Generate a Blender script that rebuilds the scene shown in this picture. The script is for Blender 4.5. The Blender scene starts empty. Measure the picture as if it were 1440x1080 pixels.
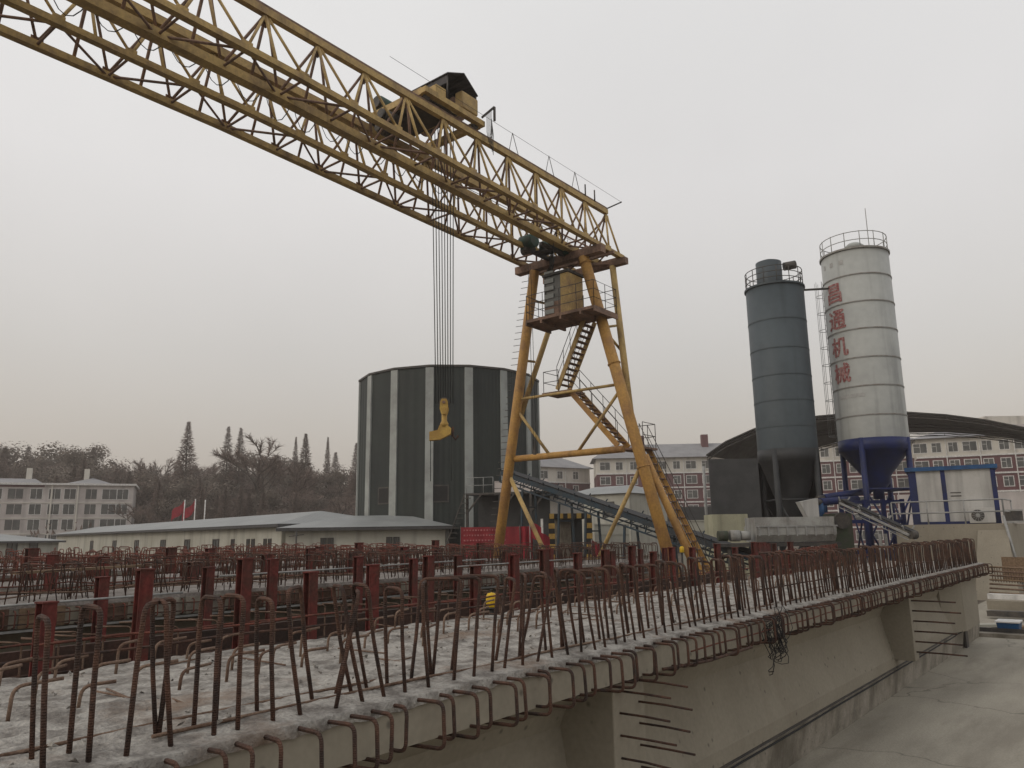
import bpy, bmesh, math, random
from mathutils import Vector, Matrix, noise
random.seed(7)
R = math.radians
PI = math.pi
SC = bpy.context.scene
COL = SC.collection

# ------------------------------------------------------------------ camera
# world X runs along the precast girders, world Y across them, Z up; the photographer stands at the origin
F, PITCH, ROLL, AZ, CAMZ = 1080.0, R(11.1), R(0.8), R(38.7), 2.7
fw = Vector((math.cos(AZ)*math.cos(PITCH), math.sin(AZ)*math.cos(PITCH), math.sin(PITCH)))
r0 = Vector((math.sin(AZ), -math.cos(AZ), 0.0)); u0 = r0.cross(fw)
rt = r0*math.cos(ROLL) - u0*math.sin(ROLL)
up = u0*math.cos(ROLL) + r0*math.sin(ROLL)
CAMPOS = Vector((0, 0, CAMZ))
cd = bpy.data.cameras.new('camera'); cam = bpy.data.objects.new('camera', cd); COL.objects.link(cam)
cam.matrix_world = Matrix(((rt.x, up.x, -fw.x, 0), (rt.y, up.y, -fw.y, 0), (rt.z, up.z, -fw.z, CAMZ), (0, 0, 0, 1)))
cd.sensor_width = 36; cd.lens = 27.0; cd.clip_start = 0.05; cd.clip_end = 3000
SC.camera = cam

# ------------------------------------------------------------------ sky and sun (overcast, hazy afternoon)
SUN_EL, SUN_AZ = R(34), AZ + R(118)          # behind and to the left of the view
w = bpy.data.worlds.new('World'); SC.world = w; w.use_nodes = True
nt = w.node_tree; nt.nodes.clear()
N = nt.nodes.new; L = nt.links.new
out = N('ShaderNodeOutputWorld'); bg1 = N('ShaderNodeBackground'); bg2 = N('ShaderNodeBackground'); add = N('ShaderNodeAddShader')
sky = N('ShaderNodeTexSky'); sky.sky_type = 'NISHITA'; sky.sun_disc = False
sky.sun_elevation = SUN_EL; sky.sun_rotation = PI/2 - SUN_AZ; sky.dust_density = 6; sky.air_density = 1.5
L(sky.outputs[0], bg1.inputs[0]); bg1.inputs[1].default_value = 0.02
tc = N('ShaderNodeTexCoord'); sep = N('ShaderNodeSeparateXYZ'); L(tc.outputs['Generated'], sep.inputs[0])
cr = N('ShaderNodeValToRGB'); L(sep.outputs[2], cr.inputs[0])
e = cr.color_ramp.elements
e[0].position = 0.0; e[0].color = (0.43, 0.385, 0.34, 1)
e[1].position = 1.0; e[1].color = (0.72, 0.715, 0.71, 1)
for p, c in ((0.08, (0.50, 0.455, 0.41)), (0.22, (0.58, 0.55, 0.52)), (0.42, (0.72, 0.695, 0.675)), (0.62, (0.77, 0.755, 0.735))):
    k = e.new(p); k.color = (*c, 1)
nz = N('ShaderNodeTexNoise'); nz.inputs['Scale'].default_value = 1.6; nz.inputs['Detail'].default_value = 4
L(tc.outputs['Generated'], nz.inputs[0])
mr = N('ShaderNodeMapRange'); L(nz.outputs[0], mr.inputs[0]); mr.inputs[1].default_value = .3; mr.inputs[2].default_value = .7
mr.inputs[3].default_value = .93; mr.inputs[4].default_value = 1.035
vm = N('ShaderNodeVectorMath'); vm.operation = 'SCALE'; L(cr.outputs[0], vm.inputs[0]); L(mr.outputs[0], vm.inputs['Scale'])
L(vm.outputs[0], bg2.inputs[0]); bg2.inputs[1].default_value = 1.02
L(bg1.outputs[0], add.inputs[0]); L(bg2.outputs[0], add.inputs[1]); L(add.outputs[0], out.inputs[0])
sd = bpy.data.lights.new('sun', 'SUN'); so = bpy.data.objects.new('sun', sd); COL.objects.link(so)
sd.energy = 0.5; sd.angle = R(25); sd.color = (1, .95, .88)
so.rotation_euler = Vector((math.cos(SUN_AZ)*math.cos(SUN_EL), math.sin(SUN_AZ)*math.cos(SUN_EL), math.sin(SUN_EL))).to_track_quat('Z', 'Y').to_euler()
SC.view_settings.view_transform = 'Standard'; SC.view_settings.look = 'None'
SC.view_settings.exposure = 0.0; SC.view_settings.gamma = 1.0
SC.render.film_transparent = False

def at(x, y, D):
    """point seen at pixel (x, y) of the photograph at forward ground distance D"""
    d = fw + rt*((x-720)/F) - up*((y-540)/F)
    h = Vector((math.cos(AZ), math.sin(AZ), 0))
    return CAMPOS + d*(D/d.dot(h))
def ground(x, D, z=0.0):
    p = at(x, 750, D); return Vector((p.x, p.y, z))
def zat(x, y, D): return at(x, y, D).z

# ------------------------------------------------------------------ materials
def mat(name, col, rough=.7, col2=None, scale=4, lo=.4, hi=.62, bump=0, bscale=30, metal=0, spec=.3, fine=.12, stretch=None, wave=None, streak=0, holes=0, cracks=0, stain=None):
    m = bpy.data.materials.new(name); m.use_nodes = True
    t = m.node_tree; b = t.nodes['Principled BSDF']; n = t.nodes.new; l = t.links.new
    b.inputs['Roughness'].default_value = rough; b.inputs['Metallic'].default_value = metal
    b.inputs['Specular IOR Level'].default_value = spec
    g = n('ShaderNodeNewGeometry'); vec = g.outputs['Position']
    if stretch:
        mp = n('ShaderNodeMapping'); mp.inputs['Scale'].default_value = stretch; l(vec, mp.inputs[0]); vec = mp.outputs[0]
    a = n('ShaderNodeTexNoise'); a.inputs['Scale'].default_value = scale; a.inputs['Detail'].default_value = 6; a.inputs['Roughness'].default_value = .62
    l(vec, a.inputs[0])
    r = n('ShaderNodeMapRange'); l(a.outputs[0], r.inputs[0]); r.inputs[1].default_value = lo; r.inputs[2].default_value = hi
    mx = n('ShaderNodeMix'); mx.data_type = 'RGBA'; l(r.outputs[0], mx.inputs[0])
    c2 = col2 or tuple(c*.72 for c in col)
    mx.inputs[6].default_value = (*col, 1); mx.inputs[7].default_value = (*c2, 1)
    res = mx.outputs[2]
    f = n('ShaderNodeTexNoise'); f.inputs['Scale'].default_value = bscale; f.inputs['Detail'].default_value = 3; l(g.outputs['Position'], f.inputs[0])
    fr = n('ShaderNodeMapRange'); l(f.outputs[0], fr.inputs[0]); fr.inputs[1].default_value = .3; fr.inputs[2].default_value = .7
    fr.inputs[3].default_value = 1-fine; fr.inputs[4].default_value = 1+fine
    v = n('ShaderNodeVectorMath'); v.operation = 'SCALE'; l(res, v.inputs[0]); l(fr.outputs[0], v.inputs['Scale'])
    res = v.outputs[0]
    if streak:
        mp = n('ShaderNodeMapping'); mp.inputs['Scale'].default_value = (streak, streak, streak*.06); l(g.outputs['Position'], mp.inputs[0])
        s = n('ShaderNodeTexNoise'); s.inputs['Scale'].default_value = 1; s.inputs['Detail'].default_value = 5; l(mp.outputs[0], s.inputs[0])
        sr = n('ShaderNodeMapRange'); l(s.outputs[0], sr.inputs[0]); sr.inputs[1].default_value = .52; sr.inputs[2].default_value = .75
        sr.inputs[3].default_value = 1; sr.inputs[4].default_value = .62
        v2 = n('ShaderNodeVectorMath'); v2.operation = 'SCALE'; l(res, v2.inputs[0]); l(sr.outputs[0], v2.inputs['Scale']); res = v2.outputs[0]
    def scaled(fac, lo_, hi_, a_, b_2):
        nonlocal res
        q = n('ShaderNodeMapRange'); l(fac, q.inputs[0]); q.inputs[1].default_value = lo_; q.inputs[2].default_value = hi_; q.inputs[3].default_value = a_; q.inputs[4].default_value = b_2
        v3 = n('ShaderNodeVectorMath'); v3.operation = 'SCALE'; l(res, v3.inputs[0]); l(q.outputs[0], v3.inputs['Scale']); res = v3.outputs[0]
    if holes:
        vo = n('ShaderNodeTexVoronoi'); vo.inputs['Scale'].default_value = holes; vo.inputs['Randomness'].default_value = 1; l(g.outputs['Position'], vo.inputs[0]); scaled(vo.outputs['Distance'], .05, .13, .5, 1)
    if cracks:
        wn_ = n('ShaderNodeTexNoise'); wn_.inputs['Scale'].default_value = 1.3; wn_.inputs['Detail'].default_value = 5; l(g.outputs['Position'], wn_.inputs[0])
        va = n('ShaderNodeVectorMath'); va.operation = 'ADD'; l(g.outputs['Position'], va.inputs[0]); l(wn_.outputs[1], va.inputs[1])
        vc = n('ShaderNodeTexVoronoi'); vc.feature = 'DISTANCE_TO_EDGE'; vc.inputs['Scale'].default_value = cracks; l(va.outputs[0], vc.inputs[0]); scaled(vc.outputs['Distance'], .002, .008, .62, 1)
    if stain:
        scol, sscale, slo, shi, samt, sstr = stain
        mp3 = n('ShaderNodeMapping'); mp3.inputs['Scale'].default_value = sstr; l(g.outputs['Position'], mp3.inputs[0])
        s3 = n('ShaderNodeTexNoise'); s3.inputs['Scale'].default_value = sscale; s3.inputs['Detail'].default_value = 7; s3.inputs['Roughness'].default_value = .65; l(mp3.outputs[0], s3.inputs[0])
        q3 = n('ShaderNodeMapRange'); l(s3.outputs[0], q3.inputs[0]); q3.inputs[1].default_value = slo; q3.inputs[2].default_value = shi; q3.inputs[3].default_value = 0; q3.inputs[4].default_value = samt
        m3 = n('ShaderNodeMix'); m3.data_type = 'RGBA'; l(q3.outputs[0], m3.inputs[0]); l(res, m3.inputs[6]); m3.inputs[7].default_value = (*scol, 1); res = m3.outputs[2]
    l(res, b.inputs['Base Color'])
    hgt = f.outputs[0]
    if bump or wave:
        bp = n('ShaderNodeBump'); bp.inputs['Distance'].default_value = .02; bp.inputs['Strength'].default_value = bump or .5
        if wave:
            axis, ws = wave
            wv = n('ShaderNodeTexWave'); wv.bands_direction = axis; wv.inputs['Scale'].default_value = ws; wv.inputs['Distortion'].default_value = 0
            tcw = n('ShaderNodeTexCoord'); l(tcw.outputs['Object'], wv.inputs[0]); hgt = wv.outputs[1]; bp.inputs['Distance'].default_value = .05
        l(hgt, bp.inputs['Height']); l(bp.outputs[0], b.inputs['Normal'])
    return m

M = dict(
 deck=mat('rough_deck_concrete', (.365, .345, .315), .9, (.16, .145, .13), 7, bump=.9, bscale=55, fine=.2, stain=((.20, .14, .10), 1.7, .54, .70, .8, (1, 1, 1))),
 web=mat('formed_concrete', (.275, .247, .195), .75, (.235, .21, .165), .9, .35, .7, bump=.12, bscale=22, fine=.07, holes=5, stain=((.15, .12, .09), 1.0, .52, .74, .3, (2.2, 2.2, .5))),
 deckold=mat('dusty_deck_concrete', (.27, .245, .225), .9, (.15, .13, .115), 3, bump=.5, bscale=30, fine=.25),
 deep=mat('void_shade_brown', (.06, .032, .024), .9, (.03, .02, .016), 2, fine=.3),  # near-black brown, stands in for shade in the gap between rows
 bed=mat('casting_bed_concrete', (.31, .28, .235), .9, (.20, .18, .145), 2.2, bump=.3, bscale=30, streak=2.5, holes=7, stain=((.10, .085, .065), 1.2, .5, .68, .8, (1.5, 1.5, .5))),
 paving=mat('paving_concrete', (.36, .33, .272), .8, (.245, .223, .182), .5, .36, .68, bump=.25, bscale=40, fine=.1, stretch=(.6, 2.0, 1), cracks=.28, stain=((.17, .15, .12), .45, .5, .64, .6, (.4, 1.9, 1))),
 mud=mat('yard_ground', (.13, .11, .085), .95, (.075, .06, .047), .5, bump=.6, bscale=6, fine=.25),
 rust=mat('rusty_rebar', (.10, .052, .036), .85, (.042, .029, .025), 7, bump=.35, bscale=120, fine=.3, wave=('Z', 32)),
 rustred=mat('red_rusted_rebar', (.165, .052, .036), .85, (.085, .038, .028), 6, bump=.2, bscale=90, fine=.3),
 rustpale=mat('dusty_rebar', (.19, .13, .095), .9, (.11, .065, .045), 8, bscale=90, fine=.3),
 redsteel=mat('red_oxide_paint', (.14, .03, .025), .8, (.075, .033, .024), 3, bump=.15, bscale=25, fine=.25, streak=7),
 brown=mat('rust_brown_form', (.13, .085, .06), .85, (.08, .045, .03), 2, bump=.3, bscale=20, fine=.3),
 yellow=mat('crane_yellow_paint', (.47, .33, .13), .6, (.25, .165, .09), 1.6, .45, .72, bump=.08, bscale=14, fine=.15, streak=3),
 orange=mat('leg_orange_paint', (.46, .26, .075), .6, (.27, .145, .075), 1.3, .45, .72, bump=.08, bscale=14, fine=.15, streak=3),
 rustpaint=mat('rust_brown_paint', (.26, .165, .12), .75, (.15, .10, .075), 2, fine=.2, bscale=12),
 dark=mat('dark_steel', (.05, .048, .047), .6, (.085, .075, .065), 3, fine=.2),
 rope=mat('greased_rope', (.028, .032, .030), .7, fine=.2),
 green=mat('green_motor_paint', (.03, .085, .065), .5, (.05, .06, .05), 5, fine=.2),
 sheet=mat('dark_canopy_sheet', (.075, .07, .075), .7, (.05, .05, .055), 2, wave=('X', 3)),
 clad=mat('dark_green_cladding', (.028, .036, .033), .6, (.022, .028, .028), .3, wave=('X', 1.2), bump=.4, fine=.06, bscale=2, streak=.9),
 strip=mat('pale_corner_strip', (.34, .36, .345), .6, (.25, .26, .25), .6, fine=.05),
 silogrey=mat('silo_grey_paint', (.066, .083, .094), .55, (.056, .07, .08), .5, .35, .7, fine=.06, bscale=3, streak=1.6),
 silodark=mat('silo_dark_skirt', (.045, .046, .048), .6, (.03, .032, .034), 1, fine=.1),
 silowhite=mat('silo_white_paint', (.37, .38, .365), .5, (.30, .31, .30), .5, .4, .7, fine=.05, bscale=3, streak=1.8),
 siloband=mat('silo_band', (.27, .27, .26), .6, (.2, .18, .16), 3),
 blue=mat('blue_paint', (.013, .022, .10), .5, (.016, .022, .065), 1.5, fine=.15),
 brightblue=mat('bright_blue_paint', (.02, .09, .22), .5, (.02, .06, .15), 1.5, fine=.15),
 teal=mat('blue_green_steel', (.02, .042, .06), .6, (.03, .035, .04), 2, fine=.2),
 red=mat('faded_red_lettering', (.24, .07, .07), .7, (.33, .19, .18), 6, fine=.3, bscale=12),
 greymark=mat('faded_grey_marks', (.33, .33, .32), .7, (.4, .4, .39), 5),
 white=mat('white_panel', (.47, .46, .44), .55, (.40, .39, .37), 1, fine=.05, streak=2.5),
 plaster=mat('off_white_plaster', (.42, .415, .365), .85, (.35, .34, .29), .4, fine=.06, streak=1.2),
 cream=mat('cream_plaster', (.60, .57, .51), .85, (.52, .50, .45), .3, fine=.05, streak=.5),
 greywall=mat('grey_render', (.53, .49, .47), .85, (.43, .39, .375), .3, fine=.08, streak=.6),
 maroon=mat('maroon_tile', (.125, .048, .053), .75, (.10, .042, .047), .4, fine=.12),
 trim=mat('white_trim', (.66, .65, .63), .7, fine=.04),
 glass=mat('window_glass', (.045, .05, .05), .3, (.09, .095, .09), .7, spec=.5),
 roofmetal=mat('grey_roof_metal', (.235, .245, .245), .5, (.19, .20, .20), .4, wave=('X', 1.0), bump=.25, fine=.06),
 rooftile=mat('grey_roof_tile', (.25, .25, .26), .8, (.2, .2, .21), .5, fine=.1),
 fascia=mat('dark_fascia', (.07, .07, .072), .7),
 bark=mat('winter_bark', (.085, .068, .055), .95, (.06, .05, .043), .5),
 twig=mat('bare_twigs', (.20, .15, .13), .95, (.14, .107, .093), .3, fine=.3, bscale=1.5),
 twigrust=mat('rust_brown_needles', (.125, .088, .073), .95, (.085, .064, .055), .3, fine=.3, bscale=1.5),
 leaf=mat('dull_evergreen', (.14, .115, .093), .9, (.095, .08, .066), .3, fine=.3, bscale=1.5),
 hill=mat('winter_hillside', (.07, .058, .043), .95, (.05, .042, .035), .1, fine=.3, bscale=.6, bump=.5),
 flag=mat('red_cloth', (.28, .018, .032), .8, (.2, .016, .026), 2),
 banner=mat('red_banner', (.25, .025, .032), .7, (.19, .02, .028), 1.2),
 bannertext=mat('pale_banner_print', (.42, .15, .15), .7),
 haz_y=mat('hazard_yellow', (.50, .33, .08), .6, (.36, .22, .06), 3), haz_k=mat('hazard_black', (.02, .02, .02), .6),
 yellowplastic=mat('yellow_plastic', (.68, .43, .02), .45, (.52, .33, .02), 8),
 belt=mat('rubber_belt', (.025, .025, .027), .75), galv=mat('galvanised_rail', (.32, .32, .31), .5, (.24, .24, .23), 3),
 car=mat('dark_car_paint', (.05, .045, .045), .3, spec=.5), carglass=mat('car_glass', (.16, .17, .17), .15, spec=.6), tyre=mat('tyre_rubber', (.02, .02, .02), .9),
 mixer=mat('dusty_mixer_shell', (.36, .36, .34), .7, (.26, .25, .23), 1.5, streak=3),
 olive=mat('olive_machine_paint', (.045, .06, .035), .7, (.06, .06, .045), 3), timber=mat('dusty_timber', (.22, .15, .095), .9, (.14, .095, .06), 3, stretch=(1, 6, 6)),
 wire=mat('black_wire', (.025, .024, .024), .7), khaki=mat('pale_yellow_wall', (.42, .41, .29), .85, (.34, .33, .24), .7, streak=1.5),
)
def pane_tint(): return M['glass']

# ------------------------------------------------------------------ mesh builder
WL = {}
class MB:
    def __init__(s): s.v = []; s.f = []; s.sm = []
    def add(s, vs, fs, smooth=False):
        o = len(s.v); s.v += [Vector(v) for v in vs]; s.f += [tuple(i+o for i in f) for f in fs]; s.sm += [smooth]*len(fs); return s
    def box(s, x0, x1, y0, y1, z0, z1):
        return s.hexa([(x0,y0,z0),(x1,y0,z0),(x1,y1,z0),(x0,y1,z0),(x0,y0,z1),(x1,y0,z1),(x1,y1,z1),(x0,y1,z1)])
    def hexa(s, p): return s.add(p, [(0,3,2,1),(4,5,6,7),(0,1,5,4),(1,2,6,5),(2,3,7,6),(3,0,4,7)])
    def bar(s, a, b, w=.1, h=None, upv=(0,0,1)):
        a, b = Vector(a), Vector(b); d = (b-a); h = h or w
        if d.length < 1e-6: return s
        d.normalize(); u = Vector(upv)
        if abs(d.dot(u)) > .98: u = Vector((1,0,0))
        x = d.cross(u).normalized()*(w/2); y = x.cross(d).normalized()*(h/2)
        return s.hexa([a-x-y, a+x-y, b+x-y, b-x-y, a-x+y, a+x+y, b+x+y, b-x+y])
    def tube(s, pts, r, n=6, caps=True, smooth=True):
        pts = [Vector(p) for p in pts]; rs = r if isinstance(r, (list, tuple)) else [r]*len(pts)
        vs = []; x = None
        for i, p in enumerate(pts):
            d = (pts[min(i+1, len(pts)-1)] - pts[max(i-1, 0)]).normalized()
            if x is None:
                x = d.cross(Vector((0,0,1))) if abs(d.z) < .95 else d.cross(Vector((1,0,0)))
            x = (x - d*x.dot(d)).normalized(); y = d.cross(x)
            for k in range(n):
                a = 2*PI*k/n; vs.append(p + (x*math.cos(a) + y*math.sin(a))*rs[i])
        fs = [(i*n+k, i*n+(k+1) % n, (i+1)*n+(k+1) % n, (i+1)*n+k) for i in range(len(pts)-1) for k in range(n)]
        s.add(vs, fs, smooth)
        if caps:
            o = len(s.v)-len(vs); s.f += [tuple(o+k for k in reversed(range(n))), tuple(o+(len(pts)-1)*n+k for k in range(n))]; s.sm += [False]*2
        return s
    def lathe(s, c, prof, n=32, smooth=True, a0=0, a1=2*PI):
        c = Vector(c); full = abs(a1-a0-2*PI) < 1e-6; m = n if full else n+1
        vs = [c + Vector((r*math.cos(a0+(a1-a0)*k/n), r*math.sin(a0+(a1-a0)*k/n), z)) for r, z in prof for k in range(m)]
        fs = [(i*m+k, i*m+(k+1) % m, (i+1)*m+(k+1) % m, (i+1)*m+k) for i in range(len(prof)-1) for k in range(n)]
        return s.add(vs, fs, smooth)
    def prism(s, poly, z0, z1):
        n = len(poly); vs = [(x, y, z0) for x, y in poly] + [(x, y, z1) for x, y in poly]
        return s.add(vs, [tuple(reversed(range(n))), tuple(range(n, 2*n))] + [(k, (k+1) % n, n+(k+1) % n, n+k) for k in range(n)])
    def quad(s, *p): return s.add(p, [tuple(range(len(p)))])
    def build(s, name, m, parent=None, origin=None, bevel=0):
        o0 = WL[parent.name] if parent is not None else Vector(origin or (0, 0, 0))
        me = bpy.data.meshes.new(name); me.from_pydata([v - o0 for v in s.v], [], s.f); me.update()
        me.polygons.foreach_set('use_smooth', s.sm)
        me.materials.append(m if not isinstance(m, str) else M[m])
        ob = bpy.data.objects.new(name, me); COL.objects.link(ob)
        if parent is not None: ob.parent = parent
        else: ob.location = o0
        WL[ob.name] = o0
        if bevel:
            b = ob.modifiers.new('bevel', 'BEVEL'); b.width = bevel; b.segments = 2; b.limit_method = 'ANGLE'
        return ob
def tag(o, label=None, cat=None, group=None, kind=None):
    if label: o['label'] = label
    if cat: o['category'] = cat
    if group: o['group'] = group
    if kind: o['kind'] = kind
    return o
def root(name, loc, label, cat, group=None):
    o = bpy.data.objects.new(name, None); COL.objects.link(o); o.location = loc; o.empty_display_size = .2
    WL[o.name] = Vector(loc); return tag(o, label, cat, group)
def dup(src, parent=None, loc=None, rz=None, sc=None, label=None, group=None):
    c = src.copy(); COL.objects.link(c); c.parent = parent
    if loc is not None: c.location = loc
    if rz is not None: c.rotation_euler = (0, 0, rz)
    if sc is not None: c.scale = sc if isinstance(sc, (tuple, list)) else (sc, sc, sc)
    if label: c['label'] = label
    if group: c['group'] = group
    for ch in KIDS.get(src.name, []): dup(ch, c)
    return c
KIDS = {}
def kids(o, *ch): KIDS.setdefault(o.name, []).extend(ch)
def round_path(pts, r, seg=4):
    """polyline with rounded inner corners"""
    pts = [Vector(p) for p in pts]; o = [pts[0]]
    for i in range(1, len(pts)-1):
        a = (pts[i-1]-pts[i]); b = (pts[i+1]-pts[i]); rr = min(r, a.length*.45, b.length*.45)
        A = pts[i]+a.normalized()*rr; B = pts[i]+b.normalized()*rr
        for k in range(seg+1):
            t = k/seg; o.append(A*(1-t)**2 + pts[i]*2*t*(1-t) + B*t*t)
    return o + [pts[-1]]
def nrm(x, y, z=0.): return noise.noise(Vector((x, y, z)))

# ================================================================== SETTING
g = MB()
xs = [-900, -300, -100, -40, 0, 40, 80, 110, 150, 200, 300, 600, 1400]
g.add([(x, y, 0) for x in xs for y in xs], [(i*13+j, (i+1)*13+j, (i+1)*13+j+1, i*13+j+1) for i in range(12) for j in range(12)])
tag(g.build('ground', 'mud'), 'dark muddy ground of the casting yard', kind='structure')
pv = MB(); nx, ny = 60, 60
pv.add([(-20+i*1.6, -34+j*.66, .006+.004*nrm(i*.3, j*.3)) for i in range(nx) for j in range(ny)],
       [(i*ny+j, (i+1)*ny+j, (i+1)*ny+j+1, i*ny+j+1) for i in range(nx-1) for j in range(ny-1)])
tag(pv.build('paving', 'paving'), 'beige concrete paving with damp stains beside the casting bed', kind='structure')

# hill behind the left-hand wood
hl = MB(); nu, nd = 60, 14
pts = []
for i in range(nu):
    px = -260 + i*(1500/nu)
    for j in range(nd):
        D = 128 + j*16
        p = ground(px, D); zz = (min(j, 9)/9)**1.2*15*(1-.25*max(0, (px-300)/400)) + 1.5*nrm(px*.02, j*.4)
        if px > 640: zz *= max(0, 1-(px-640)/300)
        pts.append((p.x, p.y, max(-.4, zz)-.3 if j else -.5))
hl.add(pts, [(i*nd+j, (i+1)*nd+j, (i+1)*nd+j+1, i*nd+j+1) for i in range(nu-1) for j in range(nd-1)], True)
tag(hl.build('hillside', 'hill'), 'brown winter hillside rising behind the white houses', kind='structure')

# ================================================================== FOREGROUND GIRDER
GZ = 1.9; GX0, GX1 = -1.5, 22.0; GY0, GY1 = 3.08, 5.35
gd = root('precast_girder', (GX0, 3.6, 0), 'precast concrete girder in the foreground, rough deck bristling with rusty bars', 'concrete girder')
# deck
mb = MB(); X = [GX0]
while X[-1] < GX1: X.append(X[-1] + (.035 if X[-1] < 7 else .07 if X[-1] < 13 else .14))
X[-1] = GX1
nyd = 58; vs = []; fs = []
for i, x in enumerate(X):
    for j in range(-1, nyd+1):
        y = GY0 + (GY1-GY0)*max(0, j)/nyd
        t = noise.fractal(Vector((x*2.6, y*2.6, 3)), 1.0, 2.0, 4)*.016 + noise.fractal(Vector((x*14, y*14, 7)), 1.0, 2.0, 3)*.010
        groove = .012*math.sin(y*42 + 2.2*nrm(x*.8, y*2))*max(0, nrm(x*.5, y*.7, 5)+.25)
        edge = min(1, max(0, (y-GY0-.02)/.22))
        z = GZ + (t + groove)*(.35+.65*edge) - (0.02*(1-edge)) + .012*nrm(x*.9, y*.9, 2)
        lip = .016*nrm(x*9, 0, 1)+.014*nrm(x*23, 3, 1)-.012
        yy = y + (lip if j <= 0 else 0)
        if j < 0: z -= .055+.025*nrm(x*5, 8, 3); yy += .004
        vs.append((x, yy, z))
for i in range(len(X)-1):
    for j in range(nyd+1): fs.append((i*(nyd+2)+j, (i+1)*(nyd+2)+j, (i+1)*(nyd+2)+j+1, i*(nyd+2)+j+1))
mb.add(vs, fs, True); mb.build('deck_surface', 'deck', gd)
# body profile swept along X (web, flange, haunch, bulb)
prof = [(GY0+.012, GZ-.03), (GY0, GZ-.26), (3.30, GZ-.30), (3.60, GZ-.50), (3.66, GZ-.64), (3.60, .95), (3.50, .60), (3.50, .45),
        (5.10, .45), (5.10, .66), (4.90, .86), (4.90, GZ-.62), (4.97, GZ-.50), (GY1, GZ-.28), (GY1, GZ-.03)]
mb = MB(); n = len(prof); xx = [GX0 + (GX1-GX0)*i/60 for i in range(61)]
mb.add([(x, y, z) for x in xx for y, z in prof], [(i*n+k, i*n+(k+1) % n, (i+1)*n+(k+1) % n, (i+1)*n+k) for i in range(60) for k in range(n)])
mb.f += [tuple(reversed(range(n))), tuple(60*n+k for k in range(n))]; mb.sm += [False]*2
mb.build('girder_body', 'web', gd)
# diaphragm stubs, thicker end block
def stub(x0, x1, ydepth=3.18, zb=.62):
    d = MB(); d.hexa([(x0, ydepth, zb), (x1, ydepth, zb), (x1, 3.72, zb), (x0, 3.72, zb), (x0, ydepth, 1.60), (x1, ydepth, 1.60), (x1, 3.72, 1.60), (x0, 3.72, 1.60)])
    return d.build('diaphragm_stub', 'web', gd, bevel=.01)
stub(5.10, 5.56); stub(14.5, 14.78, zb=.56)
d = MB(); d.hexa([(20.2, 3.32, .46), (21.98, 3.32, .46), (21.98, 3.8, .46), (20.2, 3.8, .46), (20.0, 3.3, 1.62), (21.98, 3.3, 1.62), (21.98, 3.8, 1.62), (20.0, 3.8, 1.62)])
d.hexa([(19.3, 3.62, .46), (20.2, 3.32, .46), (20.2, 3.8, .46), (19.3, 3.8, .46), (19.2, 3.6, 1.5), (20.0, 3.3, 1.6), (20.0, 3.8, 1.6), (19.2, 3.8, 1.5)])
d.build('end_block', 'web', gd)
# bars out of the diaphragms
for (x, z, ln, r_) in [(5.19, 1.55-.155*k, random.uniform(.40, .47), .0085) for k in range(6)] + [(5.47, 1.585-.155*k, random.uniform(.42, .48), .0085) for k in range(6)] + [(14.63, 1.52-.165*k, random.uniform(.6, .75), .014) for k in range(6)]:
    r = MB(); r.tube([(x, 3.3, z), (x+.005, 3.18-ln*.5, z+.001), (x+.012*random.uniform(-1, 1), 3.18-ln, z-.004)], r_, 6); r.build('diaphragm_bar', 'rust', gd)
# vertical stirrups
def u_stirrup(dx, lean, top, w2, rr=.0085):
    """inverted U: one leg at the deck edge, one further in"""
    b = MB(); z0 = GZ-.03
    b.tube(round_path([(0, 0, z0), (lean*.6, .01, z0+top*.55), (lean, 0, z0+top), (lean+dx, w2, z0+top+.005), (lean*.6+dx, w2, z0+top*.5), (dx, w2, z0)], .05), rr, 6)
    return b
protos = []
for k in range(18):
    ln = [0, .02, -.03, .05, -.08, .13, -.14, .03, .17, -.05, -.08, -.10, -.06, -.03, -.09, -.05, -.13, .07][k]
    protos.append(u_stirrup([.0, .2, .02, .18, -.03, .12, .05, .2, 0, .16, .03, .19, .02, .0, .15, .05, .02, -.18][k], ln, .575 + random.uniform(-.05, .02), .165, .0105))
def place_bars(parent, name, meshes, spots, m, maxparts=100, restname=None):
    """first `maxparts` as parts, the rest joined in one part"""
    o0 = WL[parent.name]; base = []
    for mbk in meshes:
        me = bpy.data.meshes.new(name); me.from_pydata(mbk.v, [], mbk.f); me.polygons.foreach_set('use_smooth', mbk.sm); me.materials.append(M[m]); base.append(me)
    for (x, y, z, k, rz) in spots[:maxparts]:
        o = bpy.data.objects.new(name, base[k % len(base)]); COL.objects.link(o); o.parent = parent; WL[o.name] = o0
        o.location = Vector((x, y, z)) - o0; o.rotation_euler = (0, 0, rz)
    rest = spots[maxparts:]
    if rest:
        j = MB()
        for (x, y, z, k, rz) in rest:
            mk = meshes[k % len(meshes)]; c, s = math.cos(rz), math.sin(rz)
            j.add([(x+v.x*c-v.y*s, y+v.x*s+v.y*c, z+v.z) for v in mk.v], mk.f, True)
        tag(j.build(restname or name, m, parent), kind='stuff')
spots = []; x = 1.22
while x < 21.8:
    kk = random.choice((0, 2, 7, 12, 2)) if x < 2.1 else random.choice((3, 4, 5, 6, 8, 11, 17, 2, 9)) if x < 4.4 else random.choice((9, 10, 11, 12, 13, 14, 15, 16, 4, 0))
    spots.append((x + random.uniform(-.03, .03), 3.17, 0, kk, random.uniform(-.12, .12)))
    x += .165 if x < 5 else .15
place_bars(gd, 'stirrup', protos, spots, 'rust')
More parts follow.
